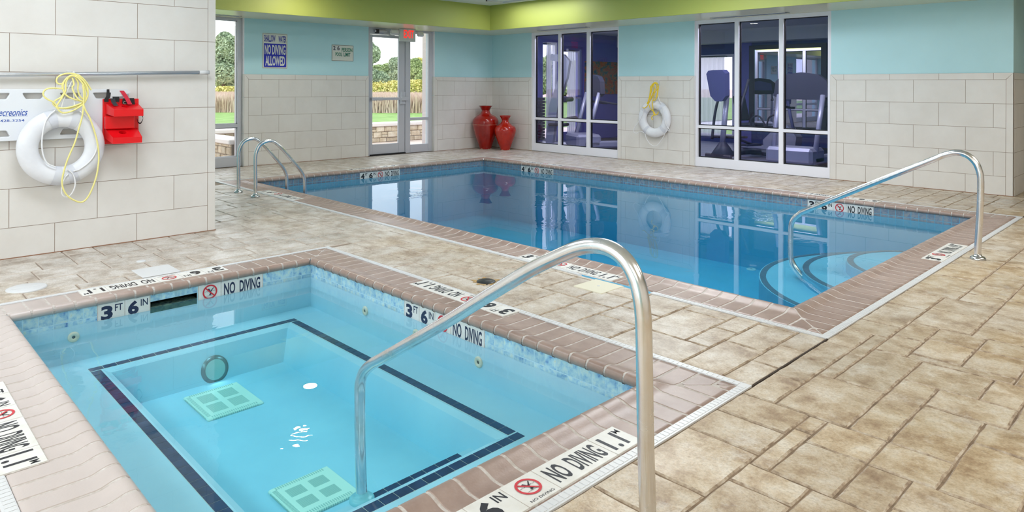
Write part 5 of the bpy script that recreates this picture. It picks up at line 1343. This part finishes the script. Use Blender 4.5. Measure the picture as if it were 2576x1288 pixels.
# ------------------------------------------------------------------ outside
M_grass = mat('mown_lawn', srgb(112, 150, 72), .9, noise=(1.5, [(.35, srgb(100, 138, 60)), (.65, srgb(132, 162, 92))]), bump=(8, .5, 4))
M_field = mat('tall_pale_grass', srgb(214, 186, 160), .95, noise=(2.5, [(.3, srgb(190, 160, 124)), (.5, srgb(220, 194, 172)), (.7, srgb(234, 212, 196))]))
M_pave = mat('pink_patio_concrete', srgb(214, 196, 186), .8, noise=(2, [(.3, srgb(204, 184, 172)), (.7, srgb(222, 208, 200))]))
mb = MB(); mb.box(-15.5, XW - .3, -6, 20, -.08, -.02, 0); struct(mb.build('floor', [M_pave]))
mb = MB(); mb.quad([(-60, -40, -.06), (-15, -40, -.06), (-15, 80, -.06), (-60, 80, -.06)], 0); mb.quad([(-260, -200, -.10), (-15, -200, -.10), (-15, 300, -.10), (-260, 300, -.10)], 1)
mb.quad([(-11.8, 10, -.05), (3, 15.9, -.3), (3, 80, -.3), (-15, 80, -.06)], 0)
struct(mb.build('floor', [M_grass, M_field]))
# facade pier outside the door
mb = MB(); mb.box(-12.2, XW - .3, 9.14, 9.6, 0, 3); mb.box(-12.2, XW - .3, 5.05, 5.5, 0, 3); mb.box(-12.4, XW - .3, 2.0, 2.3, 0, 3); struct(mb.build('wall_outside', [mat('outside_pier', srgb(206, 192, 190), .8)]))
M_stone = mat('rubble_stone', srgb(200, 182, 158), .85, noise=(5, [(.3, srgb(170, 148, 124)), (.5, srgb(206, 188, 162)), (.7, srgb(226, 214, 196))], True), island=.18, bump=(20, .6, 5))
M_mortar = mat('stone_mortar', srgb(150, 136, 122), .95); M_cap = mat('limestone_cap', srgb(232, 222, 216), .7)
def stone_wall(xf, L, h, label, seed):
    o = thing('stone_wall', xf.to_translation(), label, 'stone wall', 'low stone garden walls'); r_ = random.Random(seed); mb = MB(); mb.box(0, L, -.05, h, -.30, -.005, 1, xf)
    z = 0
    while z < h - .02:
        rh = min(r_.choice([.08, .11, .14, .17]), h - z); u = 0
        while u < L:
            w = r_.uniform(.14, .36)
            if rh > .13 and r_.random() < .4:
                mb.cbox(u + .005, min(u + w, L) - .005, z + .005, z + rh * .5 - .004, -.05, r_.uniform(.0, .02), .012, 0, xf); mb.cbox(u + .005, min(u + w, L) - .005, z + rh * .5 + .004, z + rh - .005, -.05, r_.uniform(.0, .02), .012, 0, xf)
            else: mb.cbox(u + .005, min(u + w, L) - .005, z + .005, z + rh - .005, -.05, r_.uniform(.0, .025), .014, 0, xf)
            u += w
        z += rh
    mb.build('wall_body', [M_stone, M_mortar], o)
    mb = MB(); mb.cbox(-.04, L + .04, h, h + .085, -.36, .06, .015, 0, xf); mb.build('cap_slab', M_cap, o); return o
stone_wall(frame((-14.4, 2.6, -.02), (0, 1, 0), (0, 0, 1)), 11.0, .385, 'low stone wall with pale cap running past the glass door', 3)
stone_wall(frame((-14.35, 5.02, -.02), (1, 0, 0), (0, 0, 1)), 2.1, .335, 'short stone wall with pale cap standing nearer the left window', 5)
# tall pale grass: one uncounted field of blades
mb = MB(); r_ = random.Random(2)
def place_f(u, v):   # u lateral, v depth along the view direction to the left
    fx, fy = -math.sin(CAM_YAW), math.cos(CAM_YAW); rx, ry = math.cos(CAM_YAW), math.sin(CAM_YAW)
    return fx * v + rx * u, fy * v + ry * u
for k in range(60000):
    v = 36 + 18 * r_.random() ** 1.4; u = -v * r_.uniform(.02, .48) ; x, y = place_f(u, v); h = r_.uniform(.55, .95); w = r_.uniform(.012, .03); a = r_.uniform(0, 3.14); dx, dy = math.cos(a) * w, math.sin(a) * w; lx, ly = r_.uniform(-.15, .15), r_.uniform(-.15, .15)
    mb.add([(x - dx, y - dy, -.1), (x + dx, y + dy, -.1), (x + lx + dx * .5, y + ly + dy * .5, h - .1), (x + lx - dx * .5, y + ly - dy * .5, h)], [(0, 1, 2, 3)], 0)
tag(mb.build('tall_grass', mat('pale_pink_grass_blades', srgb(205, 182, 164), .95, noise=(.8, [(.3, srgb(194, 168, 146)), (.7, srgb(214, 196, 184))]), island=.10)), 'tall pale pinkish meadow grass beyond the lawn', 'grass', kind='stuff')

def leafy(mb, c, rx, rz, n, size, rnd, m=0):
    for _ in range(n):
        while True:
            d = Vector((rnd.uniform(-1, 1), rnd.uniform(-1, 1), rnd.uniform(-1, 1)))
            if .1 < d.length <= 1: break
        d = d.normalized() * (d.length ** .45)
        p = Vector((c[0] + d.x * rx, c[1] + d.y * rx, c[2] + d.z * rz)); a = Vector((rnd.uniform(-1, 1), rnd.uniform(-1, 1), rnd.uniform(-1, 1))).normalized() * size; b = a.orthogonal().normalized() * size * .7
        mb.add([p - a, p + b, p + a, p - b], [(0, 1, 2, 3)], m)
TREE_M = {}
def tree(u, v, H, rad, kind, label, seed, group):
    r_ = random.Random(seed); x, y = place_f(u, v); o = thing('tree' if kind != 'bush' else 'shrub', (x, y, -.1), label, 'tree' if kind != 'bush' else 'shrub', group)
    cols = {'green': (srgb(138, 158, 108), srgb(180, 194, 142)), 'dark': (srgb(132, 152, 126), srgb(174, 188, 156)), 'yellow': (srgb(180, 178, 104), srgb(220, 214, 140)), 'bush': (srgb(170, 172, 96), srgb(226, 212, 136))}[kind]
    key = kind
    if key not in TREE_M: TREE_M[key] = mat(kind + '_foliage', cols[0], .8, noise=(1.2, [(.35, cols[0]), (.65, cols[1])]), island=.2)
    if kind != 'bush':
        mb = MB(); mb.tube([(x, y, -.2), (x + .1, y, H * .45), (x, y + .1, H * .8)], [rad * .09, rad * .06, rad * .02], 8); mb.build('trunk', mat('bark', srgb(96, 82, 68), .9), o)
    mb = MB(); s = v * .0017 + .02
    if kind == 'bush':
        for k in range(5): leafy(mb, (x + r_.uniform(-.6, .6) * rad, y + r_.uniform(-.6, .6) * rad, H * .45), rad * .6, H * .5, 700, s * .8, r_)
    else:
        for k in range(11):
            a = r_.uniform(0, 6.28); t = r_.random(); zz = H * (.30 + .58 * t); q = rad * (1.0 - .65 * t) * r_.uniform(.2, .8)
            leafy(mb, (x + math.cos(a) * q, y + math.sin(a) * q, zz), rad * (.55 - .2 * t), H * .15, 1300, s, r_)
    mb.build('foliage', TREE_M[key], o)
def at_px(px, v): return (px - 1288) / CAM_F * v
G1 = 'trees beyond the meadow'
tree(at_px(562, 66), 66, 6.4, 2.3, 'dark', 'tall grey-green tree seen through the left window', 1, G1)
tree(at_px(590, 70), 70, 5.3, 1.8, 'green', 'shorter green tree on right in the left window', 2, G1)
tree(at_px(548, 72), 72, 5.0, 1.6, 'green', 'green tree cut by the near wall edge in the left window', 3, G1)
tree(at_px(928, 66), 66, 5.4, 1.6, 'dark', 'dark tree at left edge of the glass door', 4, G1)
for i, (px, v, H, rad, k, lab) in enumerate([(950, 90, 4.0, 2.4, 'green', 'low bushy tree at left in the glass door'), (975, 95, 4.4, 2.2, 'green', 'rounded green tree in middle of glass door'), (1000, 88, 5.2, 1.9, 'dark', 'taller dark green tree beside the door post'),
        (1015, 92, 5.4, 2.2, 'dark', 'dark tree behind the door post'), (1040, 80, 4.6, 1.8, 'green', 'green tree at left of the sidelight'), (1058, 84, 4.7, 1.8, 'yellow', 'yellow-green tree in middle of the sidelight'), (1080, 88, 4.4, 2.2, 'green', 'green tree at right of the sidelight')]):
    tree(at_px(px, v), v, H, rad, k, lab, 20 + i, G1)
for i, (px, v, H, rad) in enumerate([(945, 66, 1.9, 1.6), (968, 64, 1.7, 1.7), (992, 66, 1.9, 1.6), (1012, 65, 1.8, 1.5), (1038, 62, 1.9, 1.5), (1060, 63, 2.0, 1.4), (1082, 62, 1.8, 1.5), (560, 58, 1.3, 1.2), (585, 58, 1.3, 1.2)]):
    tree(at_px(px, v), v, H, rad, 'bush', 'yellow-green shrub in the row beyond the meadow', 50 + i, 'yellow shrubs behind the meadow')
for i, (px, v, H) in enumerate([(1345, 60, 4.0), (1385, 64, 4.4), (1420, 62, 3.8), (1450, 60, 3.6)]):
    tree(at_px(px, v), v, H, 2.0, 'green', 'green tree seen through the gym side windows', 80 + i, 'trees beyond the gym')
